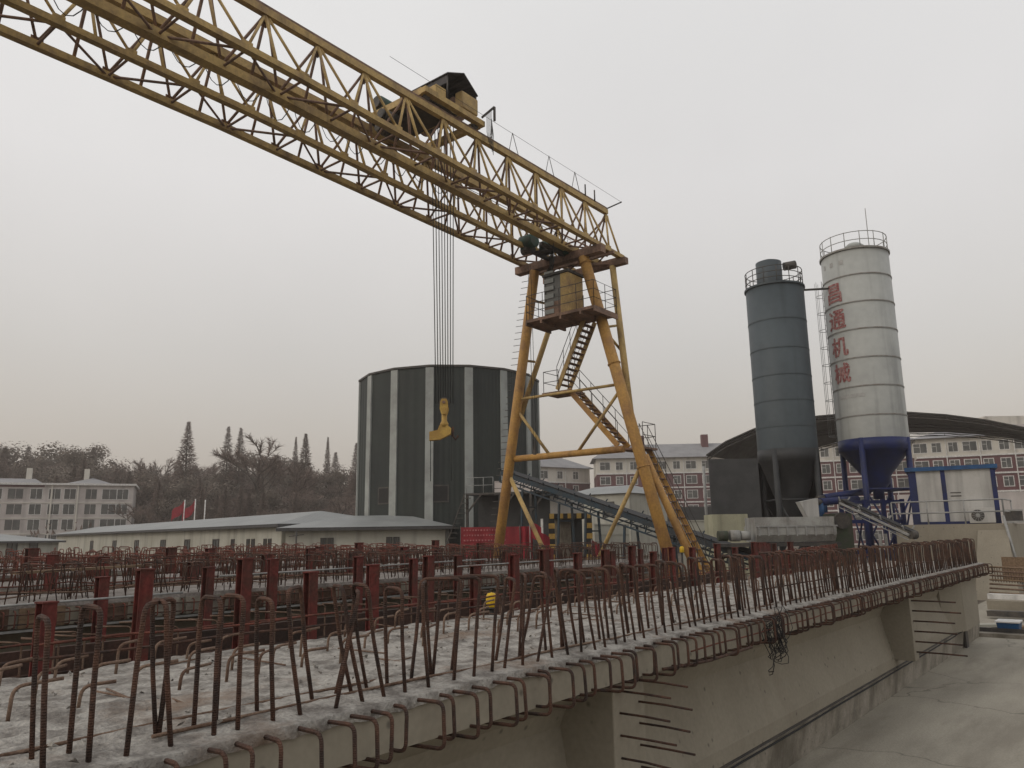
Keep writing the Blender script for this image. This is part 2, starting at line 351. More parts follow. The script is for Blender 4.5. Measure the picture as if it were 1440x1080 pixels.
# side hoops out of the deck edge
def hoop(rr, dp, hh, sk):
    b = MB(); zt = GZ-.045; rr *= 1.22
    b.tube(round_path([(0, .12, zt), (sk, -dp, zt+.005), (sk*1.5, -dp-.005, zt-hh), (sk, .10, zt-hh-.01)], .045), rr, 6)
    return b
hp = [hoop(.0085, .10+.015*k, .20+.01*(k % 3), [-.02, .015, .03, 0][k % 4]) for k in range(6)]
spots = []; x = 1.35
while x < 21.9:
    spots.append((x + random.uniform(-.025, .025), GY0, 0, random.randrange(6), random.uniform(-.12, .12)))
    x += .15
place_bars(gd, 'side_hoop', hp, spots, 'rust')
# bent dowels lying across the deck, long bars, rods on chairs
def dowel(h, l, a):
    b = MB(); b.tube(round_path([(0, 0, GZ-.03), (.01, 0, GZ+h), (math.cos(a)*l, math.sin(a)*l, GZ+h+.01)], .05), .009, 6); return b
dw = [dowel(.10+.02*(k % 4), .16+.03*(k % 3), -.35+.14*k) for k in range(6)]
spots = []
x = 1.5
while x < 20:
    for y in (4.2, 4.6, 5.12):
        if random.random() < .8: spots.append((x+random.uniform(-.05, .05), y+random.uniform(-.06, .06), 0, random.randrange(6), random.uniform(-.2, .2)))
    x += .27 if x < 8 else .5
place_bars(gd, 'bent_dowel', dw, spots, 'rustpale')
def bar_along(parent, x0, x1, y, z, r=.008, m='rust', wob=.012, name='long_bar', st=.5):
    b = MB(); n = max(2, int((x1-x0)/st)); b.tube([(x0+(x1-x0)*i/n, y+wob*nrm(i*.7, y*5), z+wob*nrm(i*.6, y*3, 9)) for i in range(n+1)], r, 5)
    return b.build(name, m, parent)
bar_along(gd, 1.7, 13, 3.30, GZ+.004, .009, 'rustpale', .02); bar_along(gd, -1.2, 3.4, 3.5, GZ+.004, .009, 'rustpale', .02); bar_along(gd, -1.3, 21.5, 5.30, GZ+.10, .010, 'rust', .02)
bar_along(gd, 2.0, 21.8, 5.37, GZ+.17, .009, 'rustred', .03); bar_along(gd, 8, 21.5, 3.24, GZ+.19, .008, 'rust', .015)
bar_along(gd, 6.0, 21.7, GY0-.10, GZ-.15, .007, 'rustred', .02); bar_along(gd, 7.0, 21.7, GY0-.09, GZ-.07, .007, 'rust', .02)
for k in range(34):      # thin bars half sunk in the rough deck
    x0 = random.uniform(.8, 12); y0 = random.uniform(3.6, 5.2); a = random.choice((PI/2, PI/2, 0)) + random.uniform(-.15, .15); l = random.uniform(.2, .55)
    b = MB(); b.tube([(x0, y0, GZ+.004), (x0+math.cos(a)*l, y0+math.sin(a)*l, GZ+.012)], .006, 5); b.build('sunk_bar', 'rustpale', gd)
b = MB(); b.tube([(5.55, 3.0, GZ-.23), (6.2, 2.93, GZ-.245), (7.1, 2.92, GZ-.24)], .012, 6); b.build('long_bar', 'rust', gd)
# rubble crumbs on the deck
cb = MB()
for k in range(420):
    x0 = random.uniform(.6, 9)**1.0; y0 = random.uniform(3.15, 5.25); s = random.uniform(.006, .022)
    c = Vector((x0, y0, GZ+.006)); vs = [c+Vector((random.uniform(-1, 1), random.uniform(-1, 1), random.uniform(-.5, 1)))*s for _ in range(6)]
    cb.add(vs, [(0,1,2),(0,2,3),(0,3,4),(1,2,5),(2,3,5),(3,4,5),(0,1,4),(1,4,5)])
tag(cb.build('mortar_crumbs', 'deck', gd), kind='stuff')
# black wire coil hung on the hoops
cl = MB(); cx, cy, cz = 7.75, 2.99, 1.66
for k in range(13):
    a0 = random.uniform(0, 6.28); rr = random.uniform(.07, .17); ox = random.uniform(-.22, .2); oz = random.uniform(-.12, .12); t = random.uniform(-1.2, 1.2); tl_ = random.uniform(-.7, .7)
    pts = [(cx+ox+rr*math.cos(a)*math.cos(t)+.03*math.sin(2.3*a), cy-.05+rr*math.cos(a)*math.sin(t)*.5+.03*math.sin(3*a), cz+oz+rr*1.3*math.sin(a+tl_)+.02*math.cos(2.7*a)) for a in [a0+i*.45 for i in range(16)]]
    cl.tube(pts, .0042, 4, False)
tag(cl.build('wire_coil', 'wire', origin=(cx, cy, cz)), 'tangled coil of black tie wire hanging on the girder edge', 'wire coil')

# casting bed under the girder
bd = root('casting_bed', (0, 4.3, 0), 'long low concrete casting bed carrying the foreground girder', 'casting bed')
mb = MB(); mb.hexa([(-3, 3.56, -.02), (23.2, 3.56, -.02), (23.2, 5.05, -.02), (-3, 5.05, -.02), (-3, 3.50, .415), (23.2, 3.50, .415), (23.2, 5.1, .415), (-3, 5.1, .415)])
mb.build('bed_block', 'bed', bd)
mb = MB(); mb.box(-3, 22.6, 3.505, 3.54, .417, .444); mb.build('steel_edge', 'dark', bd)
mb = MB(); mb.tube([(-3+i*1.0, 3.462+.008*nrm(i*.6, 1), .405+.012*nrm(i*.8, 4)) for i in range(26)], .011, 6); mb.build('rubber_seal', 'belt', bd)
for x in (20.9,):
    mb = MB(); mb.box(x, x+.28, 3.47, 3.52, .0, .40); mb.build('joint_strip', 'dark', bd)

# ================================================================== ROWS OF CAGES, GIRDERS AND POSTS BEHIND
cage = root('rebar_cage', (9, 7.4, 0), 'rusty rebar cage for the next girder, behind the foreground deck', 'rebar cage')
sp = []; x = 1.2
lb = [MB().tube(round_path([(0, 0, 0), (0, 0, 1.80+.025*k), (-.26-.04*k, .10-.05*k, 1.83+.025*k)], .05), .0095, 5) for k in range(4)]
while x < 21:
    sp.append((x+random.uniform(-.03, .03), 8.0, 0, random.randrange(4), random.uniform(-.25, .25)))
    if random.random() < .35: sp.append((x+random.uniform(.03, .08), 8.02, -.03, random.randrange(4), random.uniform(-.5, .5)))
    x += .24
place_bars(cage, 'bent_bar', lb, sp, 'rustpale')
for (y, z, m_) in ((8.0, 1.50, 'rust'), (8.0, 1.1, 'rust'), (8.02, .6, 'rust'), (7.95, 1.78, 'rustred'), (8.6, 1.2, 'rust')):
    bar_along(cage, .8, 21.2, y, z, .011, m_, .02)
for i in range(24):
    b = MB(); x0 = 1.4+i*.83; b.tube([(x0, 7.9, 1.12), (x0+.03, 8.9, 1.14)], .01, 5); b.build('cross_bar', 'rust', cage)
b = MB(); b.box(.6, 21.4, 8.9, 8.98, .1, 1.62); b.build('form_panel', 'deep', cage)  # dark backdrop sheet, coloured as the shaded void behind the bent bars
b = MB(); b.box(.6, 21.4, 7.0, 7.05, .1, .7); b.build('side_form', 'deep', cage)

def back_row(n, y0, wdt, x0, x1, top, label, step, dense=.55):
    r = root('precast_girder', ((x0+x1)/2, y0+wdt/2, 0), label, 'concrete girder', 'precast girders stored in rows behind the foreground girder')
    b = MB(); b.box(x0, x1, y0, y0+wdt, top-.06, top); b.build('deck_surface', 'deckold', r)
    b = MB(); b.box(x0+.02, x1-.02, y0+.01, y0+wdt-.01, top-.30, top-.06)
    b.box(x0+.05, x1-.05, y0+.55, y0+wdt-.5, .3, top-.30); b.build('girder_body', 'web', r)
    b = MB(); b.box(x0-.1, x1+.1, y0-.05, y0-.01, top-.345, top-.315); b.build('form_edge', 'galv', r)
    xx_ = x0
    while xx_ < x1-.7:
        if random.random() < .92:
            b = MB(); b.box(xx_, xx_+.55+.1*random.random(), y0-.045, y0-.012, top-.30, top-.04-.05*random.random()); b.build('form_panel', random.choice(('brown', 'brown', 'timber', 'bed')), r)
        xx_ += .75
    for (k, z_b) in ((0, .12), (1, .24)): bar_along(r, x0-.2, x1+.2, y0-.11, top-z_b, .010, 'rust', .02)
    st = [MB().tube(round_path([(0, 0, 0), (lx, 0, hh), (lx+.02, .25+.05*k, hh+.01), (.02, .25+.05*k, 0)], .06), .009 if n < 3 else .012, 4) for k, (lx, hh) in enumerate(((0, .52), (.06, .46), (-.05, .55), (.02, .40), (-.12, .5)))]
    s_ = []; xx_ = x0+.1
    while xx_ < x1-.1:
        s_.append((xx_+random.uniform(-.05, .05), y0+.06, top-.02, random.randrange(5), random.uniform(-.3, .3)))
        if random.random() < dense: s_.append((xx_+random.uniform(-.1, .1), y0+wdt-.3, top-.02, random.randrange(5), random.uniform(-.3, .3)))
        s_.append((xx_+random.uniform(-.1, .1), y0+random.uniform(.3, wdt-.3), top-.02, random.randrange(5), random.uniform(-1.5, 1.5)))
        xx_ += step
    s_.sort(key=lambda q: q[0]); place_bars(r, 'stirrup', st, s_, 'rustred' if n != 2 else 'rust')
    hpb = [MB().tube(round_path([(0, .05, -.08), (0, -.11, -.08), (0, -.12, -.28), (0, .05, -.29)], .03), .010, 4)]
    s_ = []; xx_ = x0+.1
    while xx_ < x1-.1: s_.append((xx_, y0, top, 0, random.uniform(-.3, .3))); xx_ += max(step*.8, .15)
    place_bars(r, 'side_hoop', hpb, s_, 'rustred')
    for k in range(4): bar_along(r, x0, x1, y0+.1+.5*k, top+.08+.30*random.random(), .011, random.choice(('rustpale', 'rust', 'rustred')), .07)
    return r
back_row(2, 11.4, 2.15, 1.0, 21.5, 1.9, 'second girder row, brown form panels on its side, right behind the tall red posts', .17)
back_row(3, 16.0, 2.15, 2.0, 21.0, 1.9, 'third girder row back, low bristle of rusty bars on a pale deck', .2, .4)
back_row(4, 20.9, 2.15, 0.0, 21.0, 1.92, 'fourth girder row back, thin line of pale deck under close bars', .24, .35)
back_row(5, 25.6, 2.15, -2.0, 20.0, 1.95, 'farthest girder row, just in front of the white houses', .26, .3)

# red formwork posts
pp = root('formwork_post', (0, 0, 0), '', 'steel post', None)
b = MB(); b.box(-.075, .075, -.06, -.045, 0, 2.4).box(-.075, .075, .045, .06, 0, 2.4).box(-.008, .008, -.045, .045, 0, 2.4); ps = b.build('post_shaft', 'redsteel', pp)
b = MB(); b.box(-.085, .085, -.07, .07, 2.4, 2.415); pc = b.build('cap_plate', 'redsteel', pp)
b = MB(); b.bar((0, .06, 1.6), (0, .62, .02), .05); pbk = b.build('back_strut', 'brown', pp)
kids(pp, ps, pc, pbk)
FIRST = [True]
def post(x, y, h, label, group, wd=1.0, tilt=0):
    if FIRST[0]:
        o = pp; FIRST[0] = False; o.location = (x, y, 0); o['label'] = label; o['group'] = group
    else: o = dup(pp, None, (x, y, 0), None, None, label, group)
    o.scale = (wd, wd, h/2.4); o.rotation_euler = (tilt, random.uniform(-.015, .015), random.uniform(-.25, .25))
for i, (x, h) in enumerate(((2.58, 2.22), (3.34, 2.44), (4.3, 2.5), (5.12, 2.34), (5.96, 2.38), (6.79, 2.45), (7.67, 2.3), (8.5, 2.42), (9.18, 2.47), (10.06, 2.4), (10.85, 2.43), (11.68, 2.47), (12.45, 2.36), (13.14, 2.42), (14.0, 2.4), (15.1, 2.45), (16.0, 2.36), (17.1, 2.45), (18.3, 2.4), (19.4, 2.42))):
    post(x, 6.8, h, 'red steel formwork post in the nearest line, just behind the foreground deck', 'red posts of the nearest formwork line', .78)
for i in range(13):
    post(3.1+i*1.42+random.uniform(-.2, .2), 10.6, 2.3+random.uniform(-.1, .1), 'red steel formwork post in the middle line, in front of the second girder row', 'red posts of the middle formwork line', .9)
for i in range(12):
    post(4.0+i*1.45+random.uniform(-.3, .3), 15.0, 2.35+random.uniform(-.15, .12), 'short looking red post standing before the third girder row', 'red posts before the third girder row', 1.25)
for i in range(12):
    post(1.8+i*1.65+random.uniform(-.5, .5), 19.9, 2.4+random.uniform(-.2, .15), 'small far red post standing before the fourth girder row', 'red posts before the fourth girder row', 1.5)
for i in range(12):
    post(22.6+i*.75, 9.0+.25*i, 2.1+random.uniform(-.1, .25), 'red post beyond the crane leg, in the cluster before the concrete mixer', 'red posts before the mixer', 1.6)
# red cage beyond the crane leg, in front of the mixer
rc = root('rebar_cage', (27, 10, 0), 'red painted rebar cage in front of the concrete mixer', 'rebar cage')
st = [MB().tube(round_path([(0, 0, .2), (.03*k, 0, 2.0+.05*k), (.05, .4, 2.02)], .05), .014, 4) for k in range(4)]
place_bars(rc, 'stirrup', st, [(22.4+i*.13, 8.2+.02*i, 0, random.randrange(4), random.uniform(-.7, .7)) for i in range(90)], 'rustred')
for z in (.8, 1.3, 1.75, 2.0): bar_along(rc, 22.2, 34.4, 8.5, z, .02, 'rustred', .05)
for i, (x, y, a, l_, m_) in enumerate(((4.2, 12.3, .1, 1.9, 'timber'), (8.0, 12.9, .3, 1.4, 'timber'), (3.2, 17.0, -.15, 2.2, 'timber'), (13.5, 12.5, .05, 1.6, 'brown'))):
    b = MB(); d = Vector((math.cos(a), math.sin(a), .015)); p = Vector((x, y, 1.97+.3*(i == 0))); b.bar(p, p+d*l_, .16, .035); o = b.build('loose_board', m_, origin=tuple(p))
    tag(o, ('weathered board lying on the bars of the second girder row, leftmost', 'weathered board on the second girder row, middle of three', 'long weathered board on the third girder row', 'rust stained board on the second girder row, nearest the crane leg')[i], 'board')
# loose long tie rods over the rows
for i, (y, z, x0, x1) in enumerate(((9.6, 2.02, 2.5, 5.2), (10.9, 2.15, 6.5, 9.4), (10.9, 2.18, 9.7, 12.6), (10.2, 2.12, 11, 15))):
    b = MB(); b.tube([(x0, y, z), (x1, y-.05, z+.02)], .014, 6)
    tag(b.build('tie_rod', 'galv', origin=(x0, y, z)), 'pale tie rod spanning between two red posts, %s' % ('leftmost of four', 'second of four from the left', 'third of four from the left', 'rightmost of four')[i], 'steel rod')
# yellow lanterns
def lantern(c, s, label):
    t = root('warning_lamp', c, label, 'lamp'); x, y, z = c
    b = MB(); b.lathe(c, [(.0, 0), (.45*s, 0), (.5*s, .08*s), (.5*s, .95*s), (.36*s, 1.25*s), (.0, 1.35*s)], 14); b.build('lens', 'yellowplastic', t)
    b = MB(); b.lathe(c, [(.0, -.12*s), (.56*s, -.12*s), (.56*s, 0.0), (.0, 0.001)], 14); b.build('lamp_base', 'dark', t)
    b = MB(); b.tube(round_path([(x-.2*s, y, z+1.2*s), (x-.15*s, y, z+1.6*s), (x+.15*s, y, z+1.6*s), (x+.2*s, y, z+1.2*s)], .1*s), .04*s, 5); b.build('handle', 'dark', t)
    b = MB(); b.bar((x, y, z-.12*s), (x, y, .02), .04); b.build('stand', 'dark', t)
q = at(691, 854, 9.6); lantern(q, .13, 'yellow lamp in the dark gap between the foreground deck and second row')
q = at(959, 777, 22); lantern(q, .13, 'small yellow lamp among red posts at the foot of the crane leg')

# ================================================================== CRANE
def K(x, y, z): return Vector((x*1.1, y*1.1, (z-3.6)*1.1+2.7))
ZG = 1.146      # crane z that falls on the ground
cr_ = root('gantry_crane', K(21.3, 14.5, ZG), 'tall yellow truss gantry crane spanning the casting yard', 'gantry crane')
P_ = 1.42; XS = [22.72 - P_*i for i in range(24)]
def truss(yn, yf, zb, zt, label):
    ym = (yn+yf)/2
    def zb_at(x): return zb if x < 9 else zb-.33*(x-9)/13.9
    far = yn > 15; t = MB(); t.bar(K(22.75, ym, zt), K(XS[-1], ym, zt), .27 if far else .17, .22 if far else .19); tr = t.build('girder_truss', 'yellow', cr_); tr['label'] = label
    t = MB(); t.bar(K(22.9, yn, zb_at(22.9)), K(9, yn, zb), .19, .15); t.bar(K(9, yn, zb), K(XS[-1], yn, zb), .19, .15); t.build('bottom_chord', 'yellow', tr)
    t = MB(); t.bar(K(22.9, yf, zb_at(22.9)), K(9, yf, zb), .19 if far else .30, .17 if far else .22); t.bar(K(9, yf, zb), K(XS[-1], yf, zb), .19 if far else .30, .17 if far else .22); t.build('bottom_chord', 'yellow', tr)
    t = MB(); t.bar(K(22.75, ym, zt+.14), K(XS[-1], ym, zt+.14), .07, .10); t.bar(K(22.75, ym, zt+.09), K(XS[-1], ym, zt+.09), .14, .03); t.build('trolley_rail', 'rustpaint', tr)
    for yb in (yn, yf):
        t = MB()
        for i, x in enumerate(XS):
            T = K(x-.02, ym, zt-.07); t.tube([T, K(x, yb, zb_at(x)+.05)], .042, 6)
            t.hexa([K(x+a_, ym+(yb-ym)*f_+g_, zt-.07-.9*f_*.0-(zt-zb_at(x))*f_) for g_ in (-.012, .012) for a_, f_ in ((-.11, .02), (.11, .02), (.06, .16), (-.06, .16))])
            t.box(*(lambda p, q: (p.x, q.x, p.y, q.y, p.z, q.z))(K(x-P_/2-.12, yb-.012, zb_at(x-P_/2)+.07), K(x-P_/2+.12, yb+.012, zb_at(x-P_/2)+.19)))
            for s in (-.5, .5):
                if x+s*P_ < 22.95: t.tube([K(x+s*.08, ym, zt-.08), K(x+s*P_, yb, zb_at(x+s*P_)+.06)], .038, 6)
        t.build('side_lattice', 'rustpaint' if yb == yf else 'yellow', tr)
    t = MB()
    for i, x in enumerate(XS):
        xe = min(22.8, x+P_/2); t.tube([K(xe, yn, zb_at(xe)), K(xe, yf, zb_at(xe))], .035, 6)
        a, b_ = (yn, yf) if i % 2 else (yf, yn); t.tube([K(xe, a, zb_at(xe)), K(x-P_/2, b_, zb_at(x-P_/2))], .033, 6)
    t.build('bottom_lattice', 'rustpaint', tr)
    return tr
truss(13.2, 14.2, 13.6, 15.1, 'truss nearer the camera, upper right one in the photo')
truss(15.3, 16.38, 13.6, 15.1, 'truss farther from the camera, lower left one in the photo')
# end frame
b = MB(); b.bar(K(21.2, 12.95, 13.08), K(21.2, 16.65, 13.08), .34, .30); b.build('end_beam', 'rustpaint', cr_)
b = MB(); b.bar(K(22.75, 12.95, 13.08), K(22.75, 16.55, 13.08), .26, .26); b.build('end_beam', 'rustpaint', cr_)
b = MB(); b.bar(K(21.9, 12.95, 13.14), K(21.9, 16.4, 13.14), .12); b.bar(K(21.2, 13.4, 13.1), K(22.8, 16, 13.1), .1); b.bar(K(21.2, 16, 13.1), K(22.8, 13.4, 13.1), .1); b.build('deck_brace', 'rustpaint', cr_)
b = MB()
for (ya, yb) in ((13.7, 15.84),):
    b.tube([K(22.7, ya, 14.9), K(22.7, yb, 13.4)], .04, 6); b.tube([K(22.7, yb, 14.9), K(22.7, ya, 13.4)], .04, 6)
b.build('portal_brace', 'rustpaint', cr_)
b = MB(); b.bar(K(22.6, 13.7, 15.15), K(23.35, 13.4, 15.62), .05); b.tube([K(23.35, 13.4, 15.62), K(12, 13.5, 15.75)], .008, 4); b.build('cable_arm', 'dark', cr_)
# legs: thick tubes in plane x=21.2..21.5, thin ones splay to the outer end beam
LT, LB = K(21.2, 15.86, 12.95), K(21.45, 18.28, ZG)
RT, RB = K(21.2, 13.74, 12.95), K(21.45, 10.75, ZG)
def leg(a, b_, r, m, lab=None):
    t = MB(); t.tube([a, a.lerp(b_, .5), b_], r, 18); o = t.build('leg', m, cr_)
    for f in (.02, .33, .62, .985):
        if r > .2:
            c = a.lerp(b_, f); d = (b_-a).normalized(); fl = MB(); fl.tube([c-d*.02, c+d*.02], r+.035, 18, smooth=False); fl.build('flange', m, o)
    return o
leg(LT, LB, .195, 'orange'); leg(RT, RB, .205, 'orange')
def on(a, b_, z): f = (z-a.z)/(b_.z-a.z); return a.lerp(b_, f)
JZ = K(0, 0, 6.9).z
leg(K(22.7, 15.55, 12.95), on(LT, LB, JZ), .11, 'yellow'); leg(K(22.7, 13.5, 12.95), on(RT, RB, JZ), .125, 'yellow')
# second tube of the right-hand foot carrying the lowest stair
leg(on(RT, RB, K(0, 0, 6.0).z)+Vector((.15, -.1, 0)), K(22.5, 10.3, ZG), .13, 'orange')
zl_ = lambda A_, B_, z: on(A_, B_, K(0, 0, z).z)
for (a, b_, r) in ((K(21.42, 17.25, 6.25), K(21.42, 12.6, 6.25), .125), (zl_(LT, LB, 8.35), zl_(RT, RB, 8.35), .055), (zl_(LT, LB, 8.0), K(21.4, 15.55, 6.3), .06), (zl_(RT, RB, 8.2), K(21.4, 14.35, 6.3), .06),
                   (zl_(LT, LB, 5.75), K(21.45, 15.3, 2.0), .085), (zl_(RT, RB, 5.75), K(21.45, 14.2, 2.0), .075), (K(21.3, 16.1, 11.9), K(22.3, 15.8, 11.9), .05), (K(21.4, 16.7, 9.8), K(21.95, 16.5, 9.8), .05),
                   (K(22.5, 13.3, 10.7), K(21.4, 13.35, 10.4), .05), (K(22.4, 13.0, 9.6), K(21.4, 13.0, 10.1), .05)):
    t = MB(); t.tube([a, b_], r, 10); t.build('brace', 'orange' if r > .1 else 'yellow', cr_)
b = MB()
for i in range(44):
    f = .03+i*.0195; c = LT.lerp(LB, f); b.tube([c+Vector((-.1, .15, 0)), c+Vector((-.16, .46, 0))], .012, 5)
b.build('climbing_rungs', 'dark', cr_)
for a in (LB, RB):
    b = MB(); c = Vector((a.x, a.y, 0)); b.box(c.x-.35, c.x+.35, c.y-1.2, c.y+1.2, .22, .62); o = b.build('wheel_bogie', 'orange', cr_)
    for s in (-.8, .8):
        b = MB(); b.tube([(c.x-.08, c.y+s, .3), (c.x+.08, c.y+s, .3)], .28, 16); b.build('wheel', 'dark', o)
# platform, operator cab
b = MB(); PX0, PX1, PY0, PY1, PZ = 20.2, 21.65, 12.75, 15.55, 10.72
c0 = K(PX0, PY0, PZ); c1 = K(PX1, PY1, PZ+.1); b.box(c0.x, c1.x, c0.y, c1.y, c0.z, c1.z)
for y in (13.3, 14.1, 14.9): k = K(PX0, y, PZ); b.box(k.x, c1.x, k.y-.04, k.y+.04, k.z-.12, k.z)
b.box(c0.x, c1.x, c0.y, c0.y+.05, c0.z-.10, c0.z-.002); b.box(c0.x, c1.x, c1.y-.05, c1.y, c0.z-.10, c0.z-.002)
b.build('platform', 'rustpaint', cr_)
def rail(pts, h, m='dark', parent=None, r=.014, levels=(1, .66, .33), step=.8, nm='handrail', skip=()):
    b = MB(); parent = parent or cr_
    for lv in levels:
        b.tube([Vector(p)+Vector((0, 0, h*lv)) for p in pts], r, 5)
    for i in range(len(pts)-1):
        a, c = Vector(pts[i]), Vector(pts[i+1]); n = max(1, round((c-a).length/step))
        for k in range(n+1): q = a.lerp(c, k/n); b.tube([q, q+Vector((0, 0, h))], r, 5)
    return b.build(nm, m, parent)
z_ = c1.z
rail([(c1.x-.03, c0.y+.9, z_), (c1.x-.03, c0.y+.03, z_), (c0.x+.03, c0.y+.03, z_), (c0.x+.03, c1.y-.03, z_), (c1.x-.03, c1.y-.03, z_), (c1.x-.03, c1.y-.6, z_)], .95)
a = K(20.5, 13.95, PZ+.1); c = K(21.4, 14.95, 12.3)
b = MB(); b.box(a.x, c.x, a.y, c.y, a.z, a.z+.6); cabo = b.build('operator_cab', 'rustpaint', cr_)
b = MB()
for (x, y) in ((a.x, a.y), (c.x-.08, a.y), (a.x, c.y-.08), (c.x-.08, c.y-.08)): b.box(x+.002, x+.078, y+.002, y+.078, a.z+.6, c.z)
b.box(a.x-.05, c.x+.05, a.y-.05, c.y+.05, c.z, c.z+.1); b.build('cab_frame', 'dark', cabo)
b = MB(); b.box(a.x+.02, c.x-.02, a.y+.02, c.y-.02, a.z+.6, c.z); b.build('window', 'glass', cabo)
b = MB(); b.box(a.x-.006, c.x-.02, a.y-.012, a.y+.34, a.z+.02, c.z-.02); b.build('door', 'yellow', cabo)
b = MB()
for k in range(6): b.box(a.x-.03, a.x-.004, c.y-.45, c.y-.04, a.z+.15+k*.3, a.z+.32+k*.3)
b.build('louvre', 'strip', cabo)
# stairs
def stair(a, b_, wd, nstep, side, hrail=True, m='orange'):
    a, b_ = Vector(a), Vector(b_); s = Vector(side).normalized()*wd/2
    t = MB(); t.bar(a-s, b_-s, .05, .20); t.bar(a+s, b_+s, .05, .20); o = t.build('stair', m, cr_)
    t = MB()
    for k in range(1, nstep): q = a.lerp(b_, k/nstep); t.bar(q-s*.96, q+s*.96, .20, .03, (0, 0, 1))
    t.build('treads', 'rustpaint', o)
    if hrail:
        t = MB()
        for sg in (s, -s):
            t.tube([a+sg+Vector((0, 0, .9)), b_+sg+Vector((0, 0, .9))], .014, 5); t.tube([a+sg+Vector((0, 0, .5)), b_+sg+Vector((0, 0, .5))], .011, 5)
            for k in range(5): q = a.lerp(b_, k/4)+sg; t.tube([q, q+Vector((0, 0, .9))], .013, 5)
        t.build('handrail', 'dark', o)
SX = (1, 0, 0)
stair(K(21.6, 13.85, 10.8), K(21.9, 15.25, 8.55), .75, 13, SX, True, 'yellow')
lz = K(21.9, 15.3, 8.45); b = MB(); b.box(lz.x-.55, lz.x+.5, lz.y-.75, lz.y+.55, lz.z-.05, lz.z+.02); b.build('landing', 'rustpaint', cr_)
rail([(lz.x+.47, lz.y+.5, lz.z), (lz.x-.5, lz.y+.5, lz.z), (lz.x-.5, lz.y-.2, lz.z)], .85, levels=(1, .5))
stair(K(21.95, 14.8, 8.5), K(22.0, 12.95, 6.4), .75, 12, SX)
lz = K(22.2, 12.55, 6.3); b = MB(); b.box(lz.x-.5, lz.x+.5, lz.y-.55, lz.y+.5, lz.z-.05, lz.z+.02); b.build('landing', 'rustpaint', cr_)
rail([(lz.x-.45, lz.y-.5, lz.z), (lz.x+.47, lz.y-.5, lz.z), (lz.x+.47, lz.y+.45, lz.z)], .9, levels=(1, .5))
stair(K(22.3, 12.35, 6.3), K(22.6, 10.1, ZG+.2), .6, 20, SX)
# end winch motors, dark, on the end frame
wn = MB(); q = K(20.3, 14.8, 13.25)
wn.box(q.x-.7, q.x+1.0, q.y-.45, q.y-.33, q.z-.15, q.z-.02).box(q.x-.7, q.x+1.0, q.y+.3, q.y+.42, q.z-.15, q.z-.02).box(q.x-.1, q.x+.1, q.y-.33, q.y+.3, q.z-.13, q.z-.04); wb = wn.build('end_winch', 'dark', cr_)
for (dx, dy, dz, r, l, m) in ((-.45, .35, .25, .27, .6, 'green'), (.15, -.15, .15, .22, .6, 'green'), (.65, .3, .22, .2, .5, 'dark'), (-.1, .65, .1, .17, .5, 'dark'), (.75, -.4, .1, .22, .4, 'green')):
    t = MB(); c = q+Vector((dx, dy, dz)); t.tube([c-Vector((0, l/2, 0)), c+Vector((0, l/2, 0))], r, 14); t.build('motor', m, wb)
t = MB()
for k in range(16): x = q.x-.3+.12*k; y = q.y-.7+.11*k; t.tube([(x, y, q.z), (x+.03, y, q.z-.5-.1*(k % 3)), (x+.1, y+.1, q.z-.9)], .012, 4)
t.build('hanging_cable', 'rope', wb)
t = MB()
for xk in (20.6, 20.75): t.tube([K(xk, 15.7, 13), K(xk+.1, 15.68, 6.4)], .012, 4)
t.build('power_cable', 'rope', cr_)
t = MB(); t.bar(K(20.75, 15.68, 6.75), K(20.75, 15.68, 6.25), .10); t.build('pendant_weight', 'dark', cr_)
# festoon cable loops between trusses and little hoops on the top chord
t = MB()
for i in range(24):
    x0 = 3+i*.8; sag = .45+.25*random.random()
    t.tube([K(x0+.8*s/6, 15.05, 14.25-sag*4*(s/6)*(1-s/6)) for s in range(7)], .013, 4)
t.tube([K(3, 15.05, 14.27), K(22.4, 15.05, 14.27)], .012, 4); t.build('festoon_cable', 'rope', cr_)
for x in (17.0, 18.9, 20.4): t = MB(); t.tube([K(x, 13.6, 15.2), K(x+.05, 13.5, 15.75), K(x+.45, 13.6, 15.2)], .014, 4); t.build('cable_hook', 'dark', cr_)
for x in (21.3, 21.9): t = MB(); t.tube([K(x, 13.65, 15.2), K(x, 13.65, 15.65)], .03, 5); t.build('rail_stop', 'dark', cr_)

# rails under the crane
t = MB(); t.box(23.2, 23.9, -6, 60, .004, .10); cr_beam = t.build('crane_track', 'bed', origin=(23.6, 15, 0)); tag(cr_beam, 'concrete strip with a steel rail under the crane legs', 'rail track')
rl = MB(); rl.box(23.56, 23.63, -6, 60, .101, .2); WL[cr_beam.name] = Vector((23.6, 15, 0)); rl.build('rail', 'dark', cr_beam)

# trolley with hoist
tl = root('hoist_trolley', K(14.6, 14.75, 15.1), 'winch trolley under a small dark pitched roof, on top of the crane girders', 'crane trolley')
def kbox(mb, x0, x1, y0, y1, z0, z1):
    p, q = K(x0, y0, z0), K(x1, y1, z1); return mb.box(p.x, q.x, p.y, q.y, p.z, q.z)
b = MB()
for a_ in ((13.3, 15.75, 13.5, 13.68, 15.4, 15.56), (13.3, 15.75, 15.75, 15.93, 15.4, 15.56), (13.3, 13.48, 13.68, 15.75, 15.38, 15.58), (15.57, 15.75, 13.68, 15.75, 15.38, 15.58), (14.7, 14.82, 13.68, 15.75, 15.4, 15.56)): kbox(b, *a_)
b.build('trolley_frame', 'yellow', tl)
b = MB(); kbox(b, 13.5, 14.75, 13.7, 15.7, 15.37, 15.4); b.build('floor_plate', 'dark', tl)
p = K(15.2, 14.8, 15.95); b = MB(); b.tube([p-Vector((0, .75, 0)), p+Vector((0, .75, 0))], .30, 20); b.build('rope_drum', 'dark', tl)
